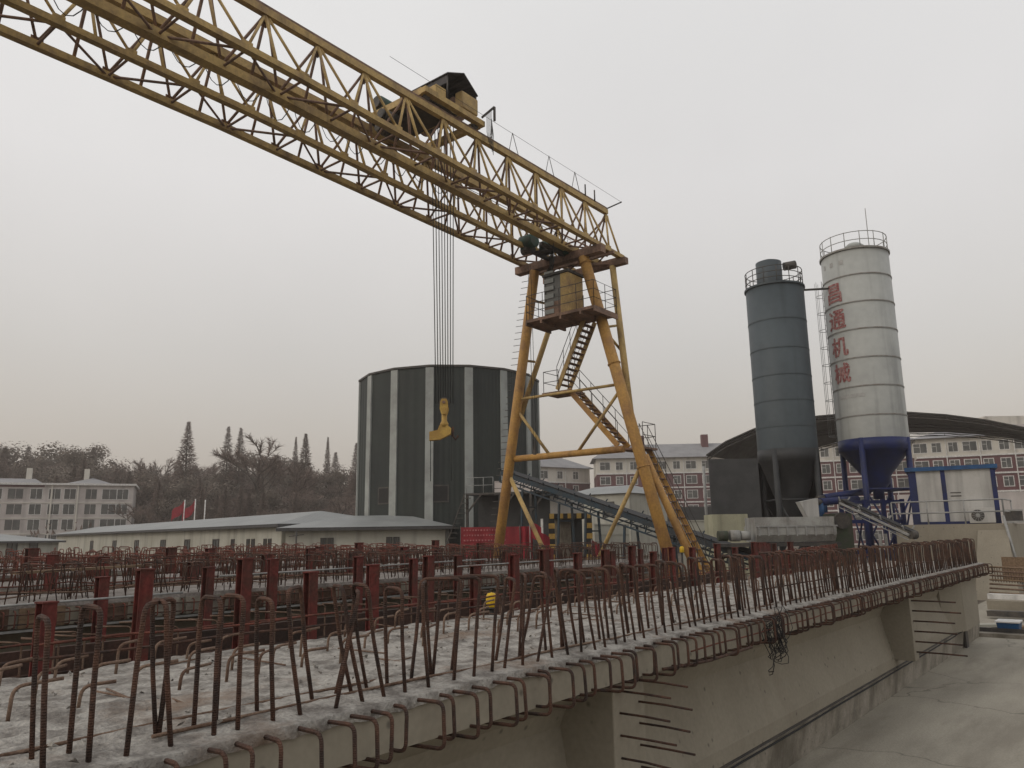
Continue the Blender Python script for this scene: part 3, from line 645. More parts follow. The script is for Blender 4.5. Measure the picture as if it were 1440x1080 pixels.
for s_ in (-.78, .72):
    b = MB(); b.tube([p+Vector((0, s_, 0)), p+Vector((0, s_+.06, 0))], .40, 24, smooth=False); b.build('drum_flange', 'rustpaint', tl)
b = MB(); kbox(b, 14.75, 15.45, 13.5, 13.78, 15.6, 16.12); b.build('gearbox', 'yellow', tl, bevel=.04)
b = MB(); kbox(b, 13.8, 14.2, 13.6, 13.9, 15.56, 15.9); b.build('control_box', 'yellow', tl, bevel=.02)
for (x, y, z, r, m) in ((13.7, 15.5, 15.85, .24, 'green'), (14.3, 14.2, 15.8, .2, 'green'), (13.35, 14.9, 15.1, .2, 'dark'), (13.6, 15.3, 14.95, .17, 'dark')):
    p = K(x, y, z); b = MB(); b.tube([p-Vector((.36, 0, 0)), p+Vector((.36, 0, 0))], r, 14); mo = b.build('motor', m, tl)
    b = MB(); b.tube([p-Vector((.46, 0, 0)), p-Vector((.36, 0, 0))], r*.8, 12); b.build('fan_cover', 'dark', mo)
ro = MB()
for (x0, z0, x1, z1) in ((14.2, 16.4, 14.9, 16.72), (14.9, 16.72, 15.5, 16.28)):
    ro.hexa([K(x0, 13.55, z0), K(x1, 13.55, z1), K(x1, 15.5, z1), K(x0, 15.5, z0), K(x0, 13.55, z0+.03), K(x1, 13.55, z1+.03), K(x1, 15.5, z1+.03), K(x0, 15.5, z0+.03)])
ro.build('canopy', 'sheet', tl)
b = MB(); kbox(b, 15.45, 15.47, 13.6, 15.45, 16.02, 16.3); b.build('side_sheet', 'sheet', tl); b = MB(); kbox(b, 14.24, 14.26, 13.6, 15.45, 16.15, 16.4); b.build('side_sheet', 'sheet', tl)
for (x, y) in ((14.25, 13.6), (15.46, 13.6), (14.25, 15.45), (15.46, 15.45)): b = MB(); b.tube([K(x, y, 15.58), K(x, y, 16.3)], .025, 6); b.build('canopy_post', 'dark', tl)
b = MB(); b.bar(K(15.7, 13.58, 15.7), K(15.95, 13.3, 16.05), .06); b.bar(K(15.95, 13.3, 16.05), K(15.95, 13.3, 15.6), .06)
for k in range(5): b.tube([K(15.72+.05*k, 13.4, 15.8+.05*k), K(15.74+.05*k, 13.42, 15.2), K(15.82+.05*k, 13.42, 14.9-.08*k), K(15.92+.03*k, 13.42, 15.2), K(15.93, 13.4, 15.7)], .010, 4)
b.build('cable_arm', 'dark', tl)
for (x, y) in ((13.5, 13.7), (15.5, 13.7), (13.5, 15.84), (15.5, 15.84)):
    p = K(x, y, 15.38); b = MB(); b.tube([p-Vector((0, .06, 0)), p+Vector((0, .06, 0))], .12, 12); b.build('wheel', 'dark', tl)
HK = K(15.42, 14.8, 7.15)
side = Vector((rt.x, rt.y, 0)).normalized(); fwd = Vector((math.cos(AZ), math.sin(AZ), 0))      # block hangs turned this way
for k in range(8):
    a0 = K(15.3, 14.8, 15.8)+side*(-.36+.103*k)+Vector((0, 0, .05*(k % 2))); a1 = HK+side*(-.26+.075*k)+Vector((0, 0, .1))
    b = MB(); b.tube([a0, a1], .015, 5); b.build('hoist_rope', 'rope', tl)
hb = root('hook_block', HK, 'yellow hook block hanging on eight ropes in front of the dark polygonal building', 'hook block')

def hex_plate(c, w0, w1, h, th, mbx):
    out_ = [(-w0/2, 0), (w0/2, 0), (w1/2, h*.35), (w1/2*.9, h*.8), (w1*.28, h), (-w1*.28, h), (-w1/2*.9, h*.8), (-w1/2, h*.35)]
    v = [c + side*x + Vector((0, 0, z)) - fwd*th/2 for x, z in out_] + [c + side*x + Vector((0, 0, z)) + fwd*th/2 for x, z in out_]; n = len(out_)
    mbx.add(v, [tuple(reversed(range(n))), tuple(range(n, 2*n))] + [(k, (k+1) % n, n+(k+1) % n, n+k) for k in range(n)])
b = MB(); hex_plate(HK-fwd*.13-Vector((0, 0, .25)), .15, .26, .48, .05, b); hex_plate(HK+fwd*.13-Vector((0, 0, .25)), .15, .26, .48, .05, b); b.build('side_plate', 'haz_y', hb)
b = MB(); c = HK+Vector((0, 0, .12)); b.tube([c-fwd*.11, c+fwd*.11], .17, 18); b.build('sheave', 'dark', hb)
b = MB(); b.tube([c-fwd*.19, c+fwd*.19], .05, 10); b.build('axle_pin', 'rustpaint', hb)
b = MB(); b.lathe(HK-Vector((0, 0, .72)), [(0, .1), (.12, .1), (.13, .2), (.085, .28), (.085, .48), (0, .48)], 14); b.build('swivel', 'haz_y', hb)
b = MB(); c = HK-Vector((0, 0, .78)); b.hexa([c+side*x+fwd*d_+Vector((0, 0, z)) for z in (0, 1) for d_, x in ((0, 0),)]) if False else b.add([c+side*x+fwd*d_+Vector((0, 0, z)) for d_ in (-.1, .1) for x, z in ((-.45, -.27), (-.12, -.24), (.2, -.08), (.22, .1), (.1, .2), (-.14, .2), (-.2, .05), (-.45, .0))], [(7, 6, 5, 4, 3, 2, 1, 0), tuple(range(8, 16))] + [(k, (k+1) % 8, 8+(k+1) % 8, 8+k) for k in range(8)]); b.build('lifting_beam', 'haz_y', hb)
b = MB(); c2 = c+side*.26; b.tube([c2+Vector((0, 0, .15)), c2-Vector((0, 0, .12)), c2+side*.08-Vector((0, 0, .24)), c2+side*.17-Vector((0, 0, .12))], .04, 8); b.build('hook', 'rust', hb)
b = MB()
for s in (-.42, .22): b.tube([c+side*s-Vector((0, 0, .1)), c+side*(s*.98)-Vector((0, 0, 1.5))], .011, 5)
b.build('sling', 'rope', hb)

# ================================================================== SILOS AND BATCHING PLANT
def silo(c, r, ztop, zbot, zcone, m, bands, mband, name_lab, skirt, leg_m):
    t = root('cement_silo', (c.x, c.y, 0), name_lab, 'silo'); cc = Vector((c.x, c.y, 0))
    b = MB(); b.lathe(cc, [(r, zbot), (r, ztop), (r*.2, ztop+.28), (0, ztop+.3)], 64); b.build('silo_shell', m, t)
    for z in bands:
        e_ = .014 if m == 'silogrey' else .028; b = MB(); b.lathe(cc, [(r-.01, z-.03), (r+e_, z-.03), (r+e_, z+.03), (r-.01, z+.03)], 64, False); b.build('ring_band', mband, t)
    b = MB(); b.lathe(cc, [(r-.005, ztop-.07), (r+.07, ztop-.07), (r+.07, ztop+.02), (r-.005, ztop+.02)], 64, False); b.build('top_ring', mband, t)
    b = MB(); b.lathe(cc, [(r*.998, zbot+.01), (r*1.012, zbot+.01), (r*1.012, zbot-.55), (r*.96, zbot-.6), (.62, zcone+.2), (.6, zcone-.1), (.26, zcone-.5), (.26, zcone-.9), (0, zcone-.9)], 48); b.build('cone_hopper', skirt, t)
    for k in range(4):
        a = AZ + PI/4 + k*PI/2; p = cc+Vector((math.cos(a), math.sin(a), 0))*(r*.97); b = MB(); b.tube([(p.x, p.y, 0), (p.x, p.y, zbot+.02)], .14, 12); b.build('leg', leg_m, t)
        a2 = a+PI/2; q = cc+Vector((math.cos(a2), math.sin(a2), 0))*(r*.97)
        b = MB(); b.tube([(p.x, p.y, .3), (q.x, q.y, zbot-2.6)], .05, 6); b.tube([(q.x, q.y, .3), (p.x, p.y, zbot-2.6)], .05, 6); b.tube([(p.x, p.y, zbot-2.5), (q.x, q.y, zbot-2.5)], .06, 6); b.build('brace', leg_m, t)
    pts = [cc+Vector((math.cos(a), math.sin(a), 0))*(r*.985)+Vector((0, 0, ztop)) for a in [2*PI*k/28 for k in range(29)]]
    b = MB()
    for h in (.3, .6, .9) if m == 'silogrey' else (.42, .85): b.tube([p+Vector((0, 0, h)) for p in pts], .022, 5)
    for p in pts[::2]: b.tube([p, p+Vector((0, 0, .88))], .022, 5)
    b.build('guard_rail', 'dark' if m == 'silogrey' else 'galv', t)
    return t, cc
SW = at(1230, 620, 39.2); SW = Vector((41.9, 10.05, 0)); RW = 1.66
zt = zat(1197, 349, 39.0); zbw = zat(1228, 622, 38)
sg_z = lambda y, x=1210: zat(x, y, 39.2-1.6)
wt, wc = silo(SW, RW, 16.98, 7.15, 5.1, 'silowhite', [sg_z(386, 1200), sg_z(424, 1206), sg_z(462, 1210), sg_z(502, 1214), sg_z(542, 1218), sg_z(583, 1224)], 'siloband',
              'tall white cement silo with red lettering, blue hopper and blue legs', 'blue', 'blue')
b = MB(); c = wc+Vector((-.2, -.1, 17.02)); b.lathe(c, [(.42, -.1), (.42, .28), (.5, .3), (.5, .45), (.3, .62), (0, .66)], 20); b.build('vent_cap', 'silowhite', wt)
b = MB(); b.tube([wc+Vector((.9, -.6, 16.9)), wc+Vector((.9, -.6, 19.9))], .022, 5); b.build('lightning_rod', 'galv', wt)
tow = Vector((-wc.x, -wc.y, 0)).normalized(); a_cam = math.atan2(tow.y, tow.x)
def ladder(parent, cc, r, ang, z0, z1, m):
    d = Vector((math.cos(ang), math.sin(ang), 0)); s = Vector((-d.y, d.x, 0)); p = cc+d*(r+.16); b = MB()
    for k in (-.2, .2): b.tube([p+s*k+Vector((0, 0, z0)), p+s*k+Vector((0, 0, z1))], .018, 5)
    z = z0
    while z < z1: b.tube([p-s*.2+Vector((0, 0, z)), p+s*.2+Vector((0, 0, z))], .012, 4); z += .35
    z = z0+1
    while z < z1-.3:
        b.tube([p+s*(.2*math.cos(a))*1.7+d*(.38*math.sin(a))+Vector((0, 0, z)) for a in [PI*k/8 for k in range(9)]], .014, 4)
        b.tube([cc+d*r+Vector((0, 0, z)), p+Vector((0, 0, z))], .02, 4); z += .95
    for a in (PI*.25, PI*.5, PI*.75): b.tube([p+s*(.34*math.cos(a))+d*(.38*math.sin(a))+Vector((0, 0, z0+1)), p+s*(.34*math.cos(a))+d*(.38*math.sin(a))+Vector((0, 0, z1))], .011, 4)
    b.build('caged_ladder', m, parent)
ladder(wt, wc, RW-.1, a_cam-R(97), 6.5, 15.9, 'galv')
# lettering, bent round the shell
try: CJK = bpy.data.fonts.load(bpy.utils.system_resource('DATAFILES', path='fonts') + '/Noto Sans CJK Regular.woff2')
except Exception: CJK = None
def lettering(txt, zc, ang, size, r, cc, parent, m, name='lettering', wide=1.0):
    cu = bpy.data.curves.new('tmp', 'FONT'); cu.body = txt; cu.size = 1; cu.align_x = 'CENTER'; cu.align_y = 'CENTER'; cu.offset = .006
    ob = bpy.data.objects.new('tmp', cu); COL.objects.link(ob)
    me = bpy.data.meshes.new_from_object(ob.evaluated_get(bpy.context.evaluated_depsgraph_get())); bpy.data.objects.remove(ob)
    bm = bmesh.new(); bm.from_mesh(me)
    if not bm.verts: return
    x0 = min(v.co.x for v in bm.verts); x1 = max(v.co.x for v in bm.verts); y0 = min(v.co.y for v in bm.verts); y1 = max(v.co.y for v in bm.verts)
    s = size/(y1-y0)
    for v in bm.verts: v.co.x = (v.co.x-(x0+x1)/2)*s*wide; v.co.y = (v.co.y-(y0+y1)/2)*s
    k = -1.5*size*wide
    while k < 1.5*size*wide:
        bmesh.ops.bisect_plane(bm, geom=bm.verts[:]+bm.edges[:]+bm.faces[:], plane_co=(k, 0, 0), plane_no=(1, 0, 0)); k += .09
    vs = []
    for v in bm.verts:
        a = ang + v.co.x/r; vs.append(Vector((cc.x+math.cos(a)*(r+.012), cc.y+math.sin(a)*(r+.012), zc+v.co.y)))
    q = MB(); bm.verts.index_update(); 
    for i, (sx, sz) in enumerate(((0, 0), (.022, 0), (-.022, 0), (0, .018), (0, -.018))):
        q.add([Vector((cc.x+(v.x-cc.x)*(1+.001*i)+math.sin(-ang)*sx, cc.y+(v.y-cc.y)*(1+.001*i)+math.cos(ang)*sx, v.z+sz)) for v in vs], [tuple(v.index for v in f.verts) for f in bm.faces])
    bm.free()
    return q.build(name, m, parent)
for ch, y, x in (('\u660c', 412, 1173), ('\u901a', 449, 1178), ('\u673a', 487, 1184), ('\u68b0', 524, 1188)):
    lettering(ch, zat(x, y, 38.2), a_cam-R(43), 1.0, RW, wc, wt, 'red', 'lettering', 1.0)
for k in range(3):      # worn maker's marks near the top, worn line low down
    a = a_cam-R(62-20*k); z = zat(1176, 373, 38.4)-.02*k; q = MB()
    q.lathe(wc, [(RW+.008, z-.12), (RW+.008, z+.12)], 5, True, a-.05-.02*k, a+.05); q.build('worn_mark', 'greymark', wt)
q = MB(); z = zat(1196, 556, 37.8); q.lathe(wc, [(RW+.008, z-.10), (RW+.008, z+.10)], 12, True, a_cam-R(55), a_cam-R(5)); q.build('worn_mark', 'greymark', wt)

SG = Vector((39.2, 13.5, 0)); RG = 1.46
gt, gc = silo(SG, RG, 15.25, 6.7, 3.6, 'silogrey', [sg_z(y, 1095) for y in (446, 487, 525, 561, 598)], 'silogrey', 'dark grey cement silo with a dust filter on top, left of the white silo', 'silodark', 'silodark')
b = MB(); b.lathe(gc+Vector((-.15, .15, 0)), [(.66, 15.2), (.66, 16.72), (.3, 16.86), (0, 16.88)], 28); b.build('dust_filter', 'silogrey', gt)
b = MB(); p = gc+Vector((.3, -.5, 16.5)); b.tube([p, p+Vector((.35, -.5, .1))], .22, 14); b.tube([p+Vector((.5, -.65, -.3)), p+Vector((.5, -.65, -.9))], .03, 6); b.build('fan', 'dark', gt)
# dark net enclosure under the grey silo
b = MB(); n_ = 24; ptl = []
for k in range(n_): a = 2*PI*k/n_; ptl.append((gc.x+math.cos(a)*RG*1.02, gc.y+math.sin(a)*RG*1.02))
b.add([(x, y, z) for z in (3.1, 6.72) for x, y in ptl[:n_]], [(k, (k+1) % n_, n_+(k+1) % n_, n_+k) for k in range(n_) if math.cos(2*PI*(k+.5)/n_-a_cam) < -.1])
b.build('skirt_netting', 'silodark', gt)
bp_ = MB(); bp_.tube([gc+Vector((1.1, -.9, 15.3)), wc+Vector((-1.2, .9, 15.15))], .06, 8)
tag(bp_.build('link_pipe', 'dark', origin=tuple(gc+Vector((1.1, -.9, 15.3)))), 'thin dark pipe joining the tops of the two silos', 'pipe')

# plant base, screw conveyors
def oriented(px0, px1, D, depth):
    A, B = ground(px0, D), ground(px1, D); ux = (B-A); W = ux.length; ux.normalize(); uy = Vector((-ux.y, ux.x, 0))
    if uy.dot(Vector((math.cos(AZ), math.sin(AZ), 0))) < 0: uy = -uy
    return A, ux, uy, W
class FR:
    def __init__(s, A, B):
        s.A = Vector((A.x, A.y, 0)); B = Vector((B.x, B.y, 0)); s.ux = B-s.A; s.W = s.ux.length; s.ux.normalize(); s.uy = Vector((-s.ux.y, s.ux.x, 0))
        if s.uy.dot(s.A) < 0: s.uy = -s.uy
    def p(s, u, d, z): v = s.A+s.ux*u+s.uy*d; return Vector((v.x, v.y, z))
    def box(s, mb, u0, u1, d0, d1, z0, z1):
        return mb.hexa([s.p(u0, d0, z0), s.p(u1, d0, z0), s.p(u1, d1, z0), s.p(u0, d1, z0), s.p(u0, d0, z1), s.p(u1, d0, z1), s.p(u1, d1, z1), s.p(u0, d1, z1)])
def fr_px(x0, x1, D0, D1=None): return FR(ground(x0, D0), ground(x1, D1 or D0))
for (pa, pb, lab) in (((1158, 700, 37), (1222, 690, 39), 'upper'), ((1153, 706, 35), (1205, 702, 38), 'lower')):
    t = root('screw_conveyor', at(*pa), 'blue tubular screw conveyor under the silos, %s of the two' % lab, 'screw conveyor', )
    b = MB(); b.tube([at(*pa), at(*pb)], .17, 14); b.build('tube_casing', 'blue', t)
    b = MB(); b.tube([at(*pa)-Vector((0, 0, .05)), at(*pa)-Vector((0, 0, .7))], .14, 12); b.build('outlet_chute', 'brightblue', t)
    b = MB(); p = at(*pa); d = (at(*pb)-p).normalized(); b.tube([p-d*.5, p], .13, 12); b.build('motor', 'dark', t)
# blue steel frame left of the cabin / under white silo
t = root('steel_frame', ground(1220, 37), 'blue steel support frame standing under the white silo hopper', 'steel frame')
f = fr_px(1185, 1272, 36.5)
for u in (0, 1.1, f.W-.9, f.W):
    b = MB(); f.box(b, u, u+.16, 0, .16, 0, 4.1); b.build('column', 'blue', t)
for z in (1.6, 3.0, 3.9): b = MB(); f.box(b, .16, f.W, .02, .12, z, z+.16); b.build('cross_beam', 'blue', t)

# mixer
t = root('concrete_mixer', ground(1110, 33), 'long dusty white twin shaft concrete mixer on a dark stand', 'concrete mixer')
f = fr_px(1062, 1174, 33); zt_, zb_ = zat(1110, 727, 33), zat(1110, 762, 33); H_ = zt_-zb_
prf = [(.0, 0), (1.3, 0), (1.55, .25), (1.55, H_*.62), (1.35, H_*.66), (1.35, H_), (-.05, H_), (-.05, H_*.66), (-.22, H_*.62), (-.22, .3)]
b = MB(); n_ = len(prf); b.add([f.p(u, d, zb_+h) for u in (0, f.W) for d, h in prf], [(k, (k+1) % n_, n_+(k+1) % n_, n_+k) for k in range(n_)] + [tuple(range(n_)), tuple(range(n_, 2*n_))]); b.build('mixer_shell', 'mixer', t)
b = MB(); f.box(b, -.04, f.W+.04, -.26, -.2, zb_+H_*.60, zb_+H_*.66)
for k in range(9): u = .1+k*(f.W-.2)/8; f.box(b, u-.03, u+.03, -.27, -.222, zb_+.25, zb_+H_*.60)
b.build('stiffener_rib', 'galv', t)
b = MB(); f.box(b, -1.5, f.W+.2, -.1, 1.4, zb_-.18, zb_-.03)
b.build('base_frame', 'dark', t)
for u in (-1.1, .4, 2.0, f.W-.1): b = MB(); b.bar(f.p(u, .1, zb_-.1), f.p(u, .1, .0), .14); b.bar(f.p(u, .1, zb_-.1), f.p(u+.6, .1, zb_-1.0), .1); b.build('leg', 'dark', t)
for k, (u, m, r) in enumerate(((-1.35, 'olive', .22), (-.85, 'mixer', .24), (-.4, 'mixer', .2))):
    b = MB(); c = f.p(u, .1, zb_+.28); b.tube([c-f.ux*.2, c+f.ux*.2], r, 14); b.build('motor', m, t)
b = MB(); c = f.p(f.W-.6, .6, zt_); b.add([c+f.ux*.25, c-f.ux*.25, c-f.ux*.55+Vector((0, 0, .65)), c+f.ux*.25+Vector((0, 0, .8)), c+f.uy*.5+f.ux*.25, c+f.uy*.5-f.ux*.25, c+f.uy*.5-f.ux*.55+Vector((0, 0, .65)), c+f.uy*.5+f.ux*.25+Vector((0, 0, .8))], [(0,1,2,3),(7,6,5,4),(0,4,5,1),(1,5,6,2),(2,6,7,3),(3,7,4,0)]); b.build('feed_chute', 'white', t)
t = root('gearbox_unit', ground(1183, 33.5), 'olive green drive unit beside the right end of the mixer', 'machine')
f = fr_px(1170, 1200, 33.6); b = MB(); f.box(b, 0, f.W, 0, .8, 1.2, zat(1183, 722, 33.6)); b.build('housing', 'olive', t)
b = MB(); b.tube([f.p(f.W*.5, -.1, 3.1), f.p(f.W*.5, .9, 3.1)], .35, 16); b.build('pulley', 'dark', t)
b = MB(); f.box(b, .1, f.W-.1, .1, .7, 0, 1.2); b.build('pedestal', 'dark', t)

def conveyor(pa, pb, wd, lab, leg_us, m='teal', dp=.54, th=.16):
    A, B = at(*pa), at(*pb); d = (B-A); Lh = d.length; d.normalize(); s = d.cross(Vector((0, 0, 1))).normalized(); n_ = s.cross(d)
    t = root('belt_conveyor', A, lab, 'conveyor')
    def hx(mb, u0, u1, s0, s1, h0, h1): return mb.hexa([A+d*u0+s*s0+n_*h0, A+d*u1+s*s0+n_*h0, A+d*u1+s*s1+n_*h0, A+d*u0+s*s1+n_*h0, A+d*u0+s*s0+n_*h1, A+d*u1+s*s0+n_*h1, A+d*u1+s*s1+n_*h1, A+d*u0+s*s1+n_*h1])
    b = MB(); hx(b, 0, Lh, -wd/2, wd/2, .1, .15); hx(b, 0, Lh, -wd/2, wd/2, -.12, -.10); b.build('belt', 'belt', t)
    for sg in (-1, 1):
        b = MB(); hx(b, 0, Lh, sg*(wd/2+.02), sg*(wd/2+.08), -th, th*.5); hx(b, 0, Lh, sg*(wd/2+.02), sg*(wd/2+.07), -dp-th*.25, -dp+th*.25)
        k = 0
        while k*.9 < Lh-.9:
            a0 = A+d*(k*.9)+s*sg*(wd/2+.05); b.bar(a0-n_*dp, a0+n_*-.05, th*.3); b.bar(a0-n_*dp, a0+d*.9-n_*.08, th*.25); k += 1
        k = 0
        while k*1.2 < Lh: a0 = A+d*(k*1.2)+s*sg*(wd/2+.05); b.bar(a0+n_*.08, a0+n_*.25+s*sg*.1, .05); k += 1
        b.build('side_frame', m, t)
    for u in leg_us:
        b = MB(); q = A+d*(u*Lh)-n_*.5
        for sg in (-1, 1): b.bar(q+s*sg*wd*.5, Vector((q.x, q.y, 0))+s*sg*wd*.8, .10)
        b.bar(q-s*wd*.5+Vector((0, 0, -1)), q+s*wd*.5+Vector((0, 0, -1)), .07); b.build('trestle_leg', m, t)
    for u in (0, Lh): b = MB(); b.tube([A+d*u-s*(wd/2), A+d*u+s*(wd/2)], .16, 14); b.build('end_drum', 'dark', t)
    return t
conveyor((714, 665, 45), (1064, 783, 33.5), .95, 'long dark belt conveyor sloping down to the right behind the crane leg', (.12, .3, .42, .58, .72))
conveyor((1186, 707, 33), (1284, 752, 29.5), .26, 'short belt conveyor sloping down from the mixer to the right', (.62,), 'galv', .2, .05)

# cabin on its platform
t = root('control_cabin', ground(1340, 33), 'white panel control cabin in a blue steel frame on a concrete platform', 'cabin')
f = fr_px(1286, 1411, 34.2, 32.6); zt_ = zat(1400, 653, 32.6); zb_ = zat(1340, 738, 33.4)+.02
b = MB(); f.box(b, .12, f.W-.1, .03, 2.3, zb_+.12, zt_-.15); b.build('panel_wall', 'white', t)
b = MB()
for u in (1.25, f.W-.18): b = MB(); f.box(b, u, u+.17, 0, .03, zb_+.12, zt_-.15); b.build('corner_post', 'blue', t)
b = MB(); f.box(b, 0, .3, 0, .03, zb_+.12, zt_-.15)
f.box(b, 0, .12, .03, 2.3, zb_+.12, zt_-.15); b.build('corner_post', 'blue', t); b = MB(); f.box(b, f.W-.1, f.W, .031, 2.3, zb_+.12, zt_-.15)
b.build('side_post', 'blue', t)
b = MB(); f.box(b, -.12, f.W+.1, -.10, 2.4, zt_-.15, zt_+.02); b.build('roof', 'brightblue', t)
b = MB(); f.box(b, 0, f.W, -.02, 2.3, zb_, zb_+.12); b.build('floor_beam', 'blue', t)
b = MB(); f.box(b, 1.55, 1.95, .01, .028, zb_+1.32, zb_+1.36); f.box(b, 1.55, 1.95, .01, .028, zb_+1.18, zb_+1.22); b.build('door_handle', 'dark', t)
pd = root('concrete_platform', ground(1350, 33), 'beige concrete platform below the blue framed cabin', 'concrete platform')
fp = fr_px(1268, 1424, 34.0, 31.4); b = MB(); fp.box(b, 0, fp.W, -.9, 4.5, -.01, zb_-.0); b.build('platform_block', 'web', pd)
b = MB(); fp.box(b, -.06, fp.W+.06, -.98, 4.5, zb_-.0+.001, zb_+.018); 
b = MB(); b.add([fp.p(fp.W*.72, -.902, .0), fp.p(fp.W, -.902, 0), fp.p(fp.W+.25, -2.2, 0), fp.p(fp.W*.70, -2.2, 0), fp.p(fp.W*.74, -.91, zb_-.25), fp.p(fp.W-.05, -.91, zb_-.25)], [(0,3,2,1),(3,4,5,2),(0,4,3),(1,2,5),(0,1,5,4)]); b.build('sloping_apron', 'web', pd)
rr_ = rail([fp.p(-.1, -.8, zb_), fp.p(fp.W-.1, -.8, zb_), fp.p(fp.W-.1, 1.5, zb_)], .95, 'galv', pd, .032, (1, .5), 1.55, 'guard_rail')
b = MB(); b.tube([fp.p(fp.W-.12, -.95, zb_+.3), fp.p(fp.W+.35, -1.2, 0)], .05, 8); b.build('drain_pipe', 'galv', pd)
ac = root('air_conditioner', f.p(f.W-.5, -.3, zb_), 'white outdoor air conditioner unit on the platform before the cabin', 'air conditioner')
b = MB(); f.box(b, f.W-1.15, f.W-.22, -.45, -.12, zb_+.04, zb_+.66); b.build('housing', 'white', ac, bevel=.01)
b = MB(); c = f.p(f.W-.84, -.46, zb_+.35); b.tube([c, c+f.uy*.02], .24, 24); b.build('fan_grille', 'dark', ac)
b = MB(); b.tube([c-f.uy*.012, c], .08, 16)
for k in range(6): a = k*PI/6; b.bar(c-f.uy*.008+f.ux*.24*math.cos(a)+Vector((0, 0, .24*math.sin(a))), c-f.uy*.008-f.ux*.24*math.cos(a)-Vector((0, 0, .24*math.sin(a))), .012)
b.build('grille_bars', 'galv', ac)
bt = root('storage_crate', f.p(f.W+.4, .2, zb_), 'small galvanised frame crate at the right end of the platform', 'crate')
b = MB(); f.box(b, f.W+.1, f.W+.75, -.3, .3, zb_+.02, zb_+.5); b.build('dark_box', 'dark', bt)
b = MB(); f.box(b, f.W+.08, f.W+.77, -.32, .32, zb_+.5, zb_+.56); f.box(b, f.W+.08, f.W+.77, -.33, -.305, zb_+.02, zb_+.1); b.build('frame', 'galv', bt)

# vaulted shed roof
sh = root('vaulted_shed', ground(1230, 78), 'open shed with a wide dark arched roof behind the silos', 'shed')
D0, D1 = 70, 86; prof_ = [(993, 641), (1020, 622), (1060, 604), (1100, 593), (1150, 586), (1210, 581), (1270, 580), (1330, 584), (1385, 591), (1440, 602), (1500, 618)]
b = MB(); v0 = []; v1 = []
for x, y in prof_:
    p = at(x, y, D0); v0.append(p); q = Vector((p.x+19.5, p.y, p.z)); v1.append(q)
n_ = len(v0); up1 = Vector((0, 0, .12))
b.add(v0+v1+[p+up1 for p in v0]+[p+up1 for p in v1], [(k, k+1, n_+k+1, n_+k) for k in range(n_-1)] + [(2*n_+k, 3*n_+k, 3*n_+k+1, 2*n_+k+1) for k in range(n_-1)] + [(k, 2*n_+k, 2*n_+k+1, k+1) for k in range(n_-1)] + [(n_+k, n_+k+1, 3*n_+k+1, 3*n_+k) for k in range(n_-1)], False)
M['netroof'] = mat('dark_roof_sheet', (.075, .072, .066), .7, (.055, .053, .05), .4, fine=.3, bscale=1.2)
b.build('arched_roof', 'netroof', sh)
for j in (0, 2, 4):
    b = MB(); off = Vector((j*4.8+.2, 0, 0))
    pts = [p+off-Vector((0, 0, .12)) for p in v0]; low = [p+off-Vector((0, 0, .40)) for p in v0]
    b.tube(pts, .05, 5); b.tube(low, .05, 5)
    for k in range(n_-1): b.tube([pts[k], low[k+1]], .03, 4); b.tube([low[k], pts[k]], .03, 4)
    b.build('roof_truss', 'dark', sh)
for (x, D) in ((995, 70.5), (1490, 70.5)):
    p = ground(x, D); b = MB(); b.tube([(p.x, p.y, 0), (p.x, p.y, 8.6 if x < 1000 or x > 1480 else 11)], .14, 8); b.build('column', 'galv', sh)
b = MB(); f = fr_px(1003, 1092, 68); f.box(b, 0, f.W, 0, .2, 0, zat(1040, 645, 68)); b.build('side_wall', 'silodark', sh)
t = MB(); f = fr_px(1003, 1053, 50); f.box(t, 0, f.W, 0, 2.2, 0, zat(1030, 723, 50)); o = t.build('block_wall', 'khaki', origin=tuple(f.p(0, 0, 0)))
tag(o, 'pale yellow block wall left of the mixer below the dark shed', 'wall')

# ================================================================== LEFT PART OF THE PLANT
ph = root('polygonal_building', ground(632, 60), 'tall dark green polygonal building with pale vertical corner strips', 'building')
pc_ = ground(632, 60); PR = 7.05; ztp = zat(632, 517, 60-PR)+.1
def ring(n_, r, a0): return [(pc_.x+math.cos(a0+2*PI*k/n_)*r, pc_.y+math.sin(a0+2*PI*k/n_)*r) for k in range(n_)]
abase = math.atan2(-pc_.y, -pc_.x) + R(11)
b = MB(); b.prism(ring(16, PR, abase), 0, ztp); b.build('clad_wall', 'clad', ph)
for k in range(16):
    a = abase+2*PI*k/16; b = MB(); c = Vector((pc_.x+math.cos(a)*PR*.99, pc_.y+math.sin(a)*PR*.99, 0)); s = Vector((-math.sin(a), math.cos(a), 0))*.30; d = Vector((math.cos(a), math.sin(a), 0))
    pA, pB, pC, pD = c-s-d*.04, c+s-d*.04, c+s*.96+d*.12, c-s*.96+d*.12
    b.prism([(p.x, p.y) for p in (pA, pB, pC, pD)], 0, ztp-.05); b.build('corner_strip', 'strip', ph)
b = MB(); b.prism(ring(16, PR+.1, abase), ztp, ztp+.14); b.build('roof_edge', 'strip' if False else 'dark', ph)
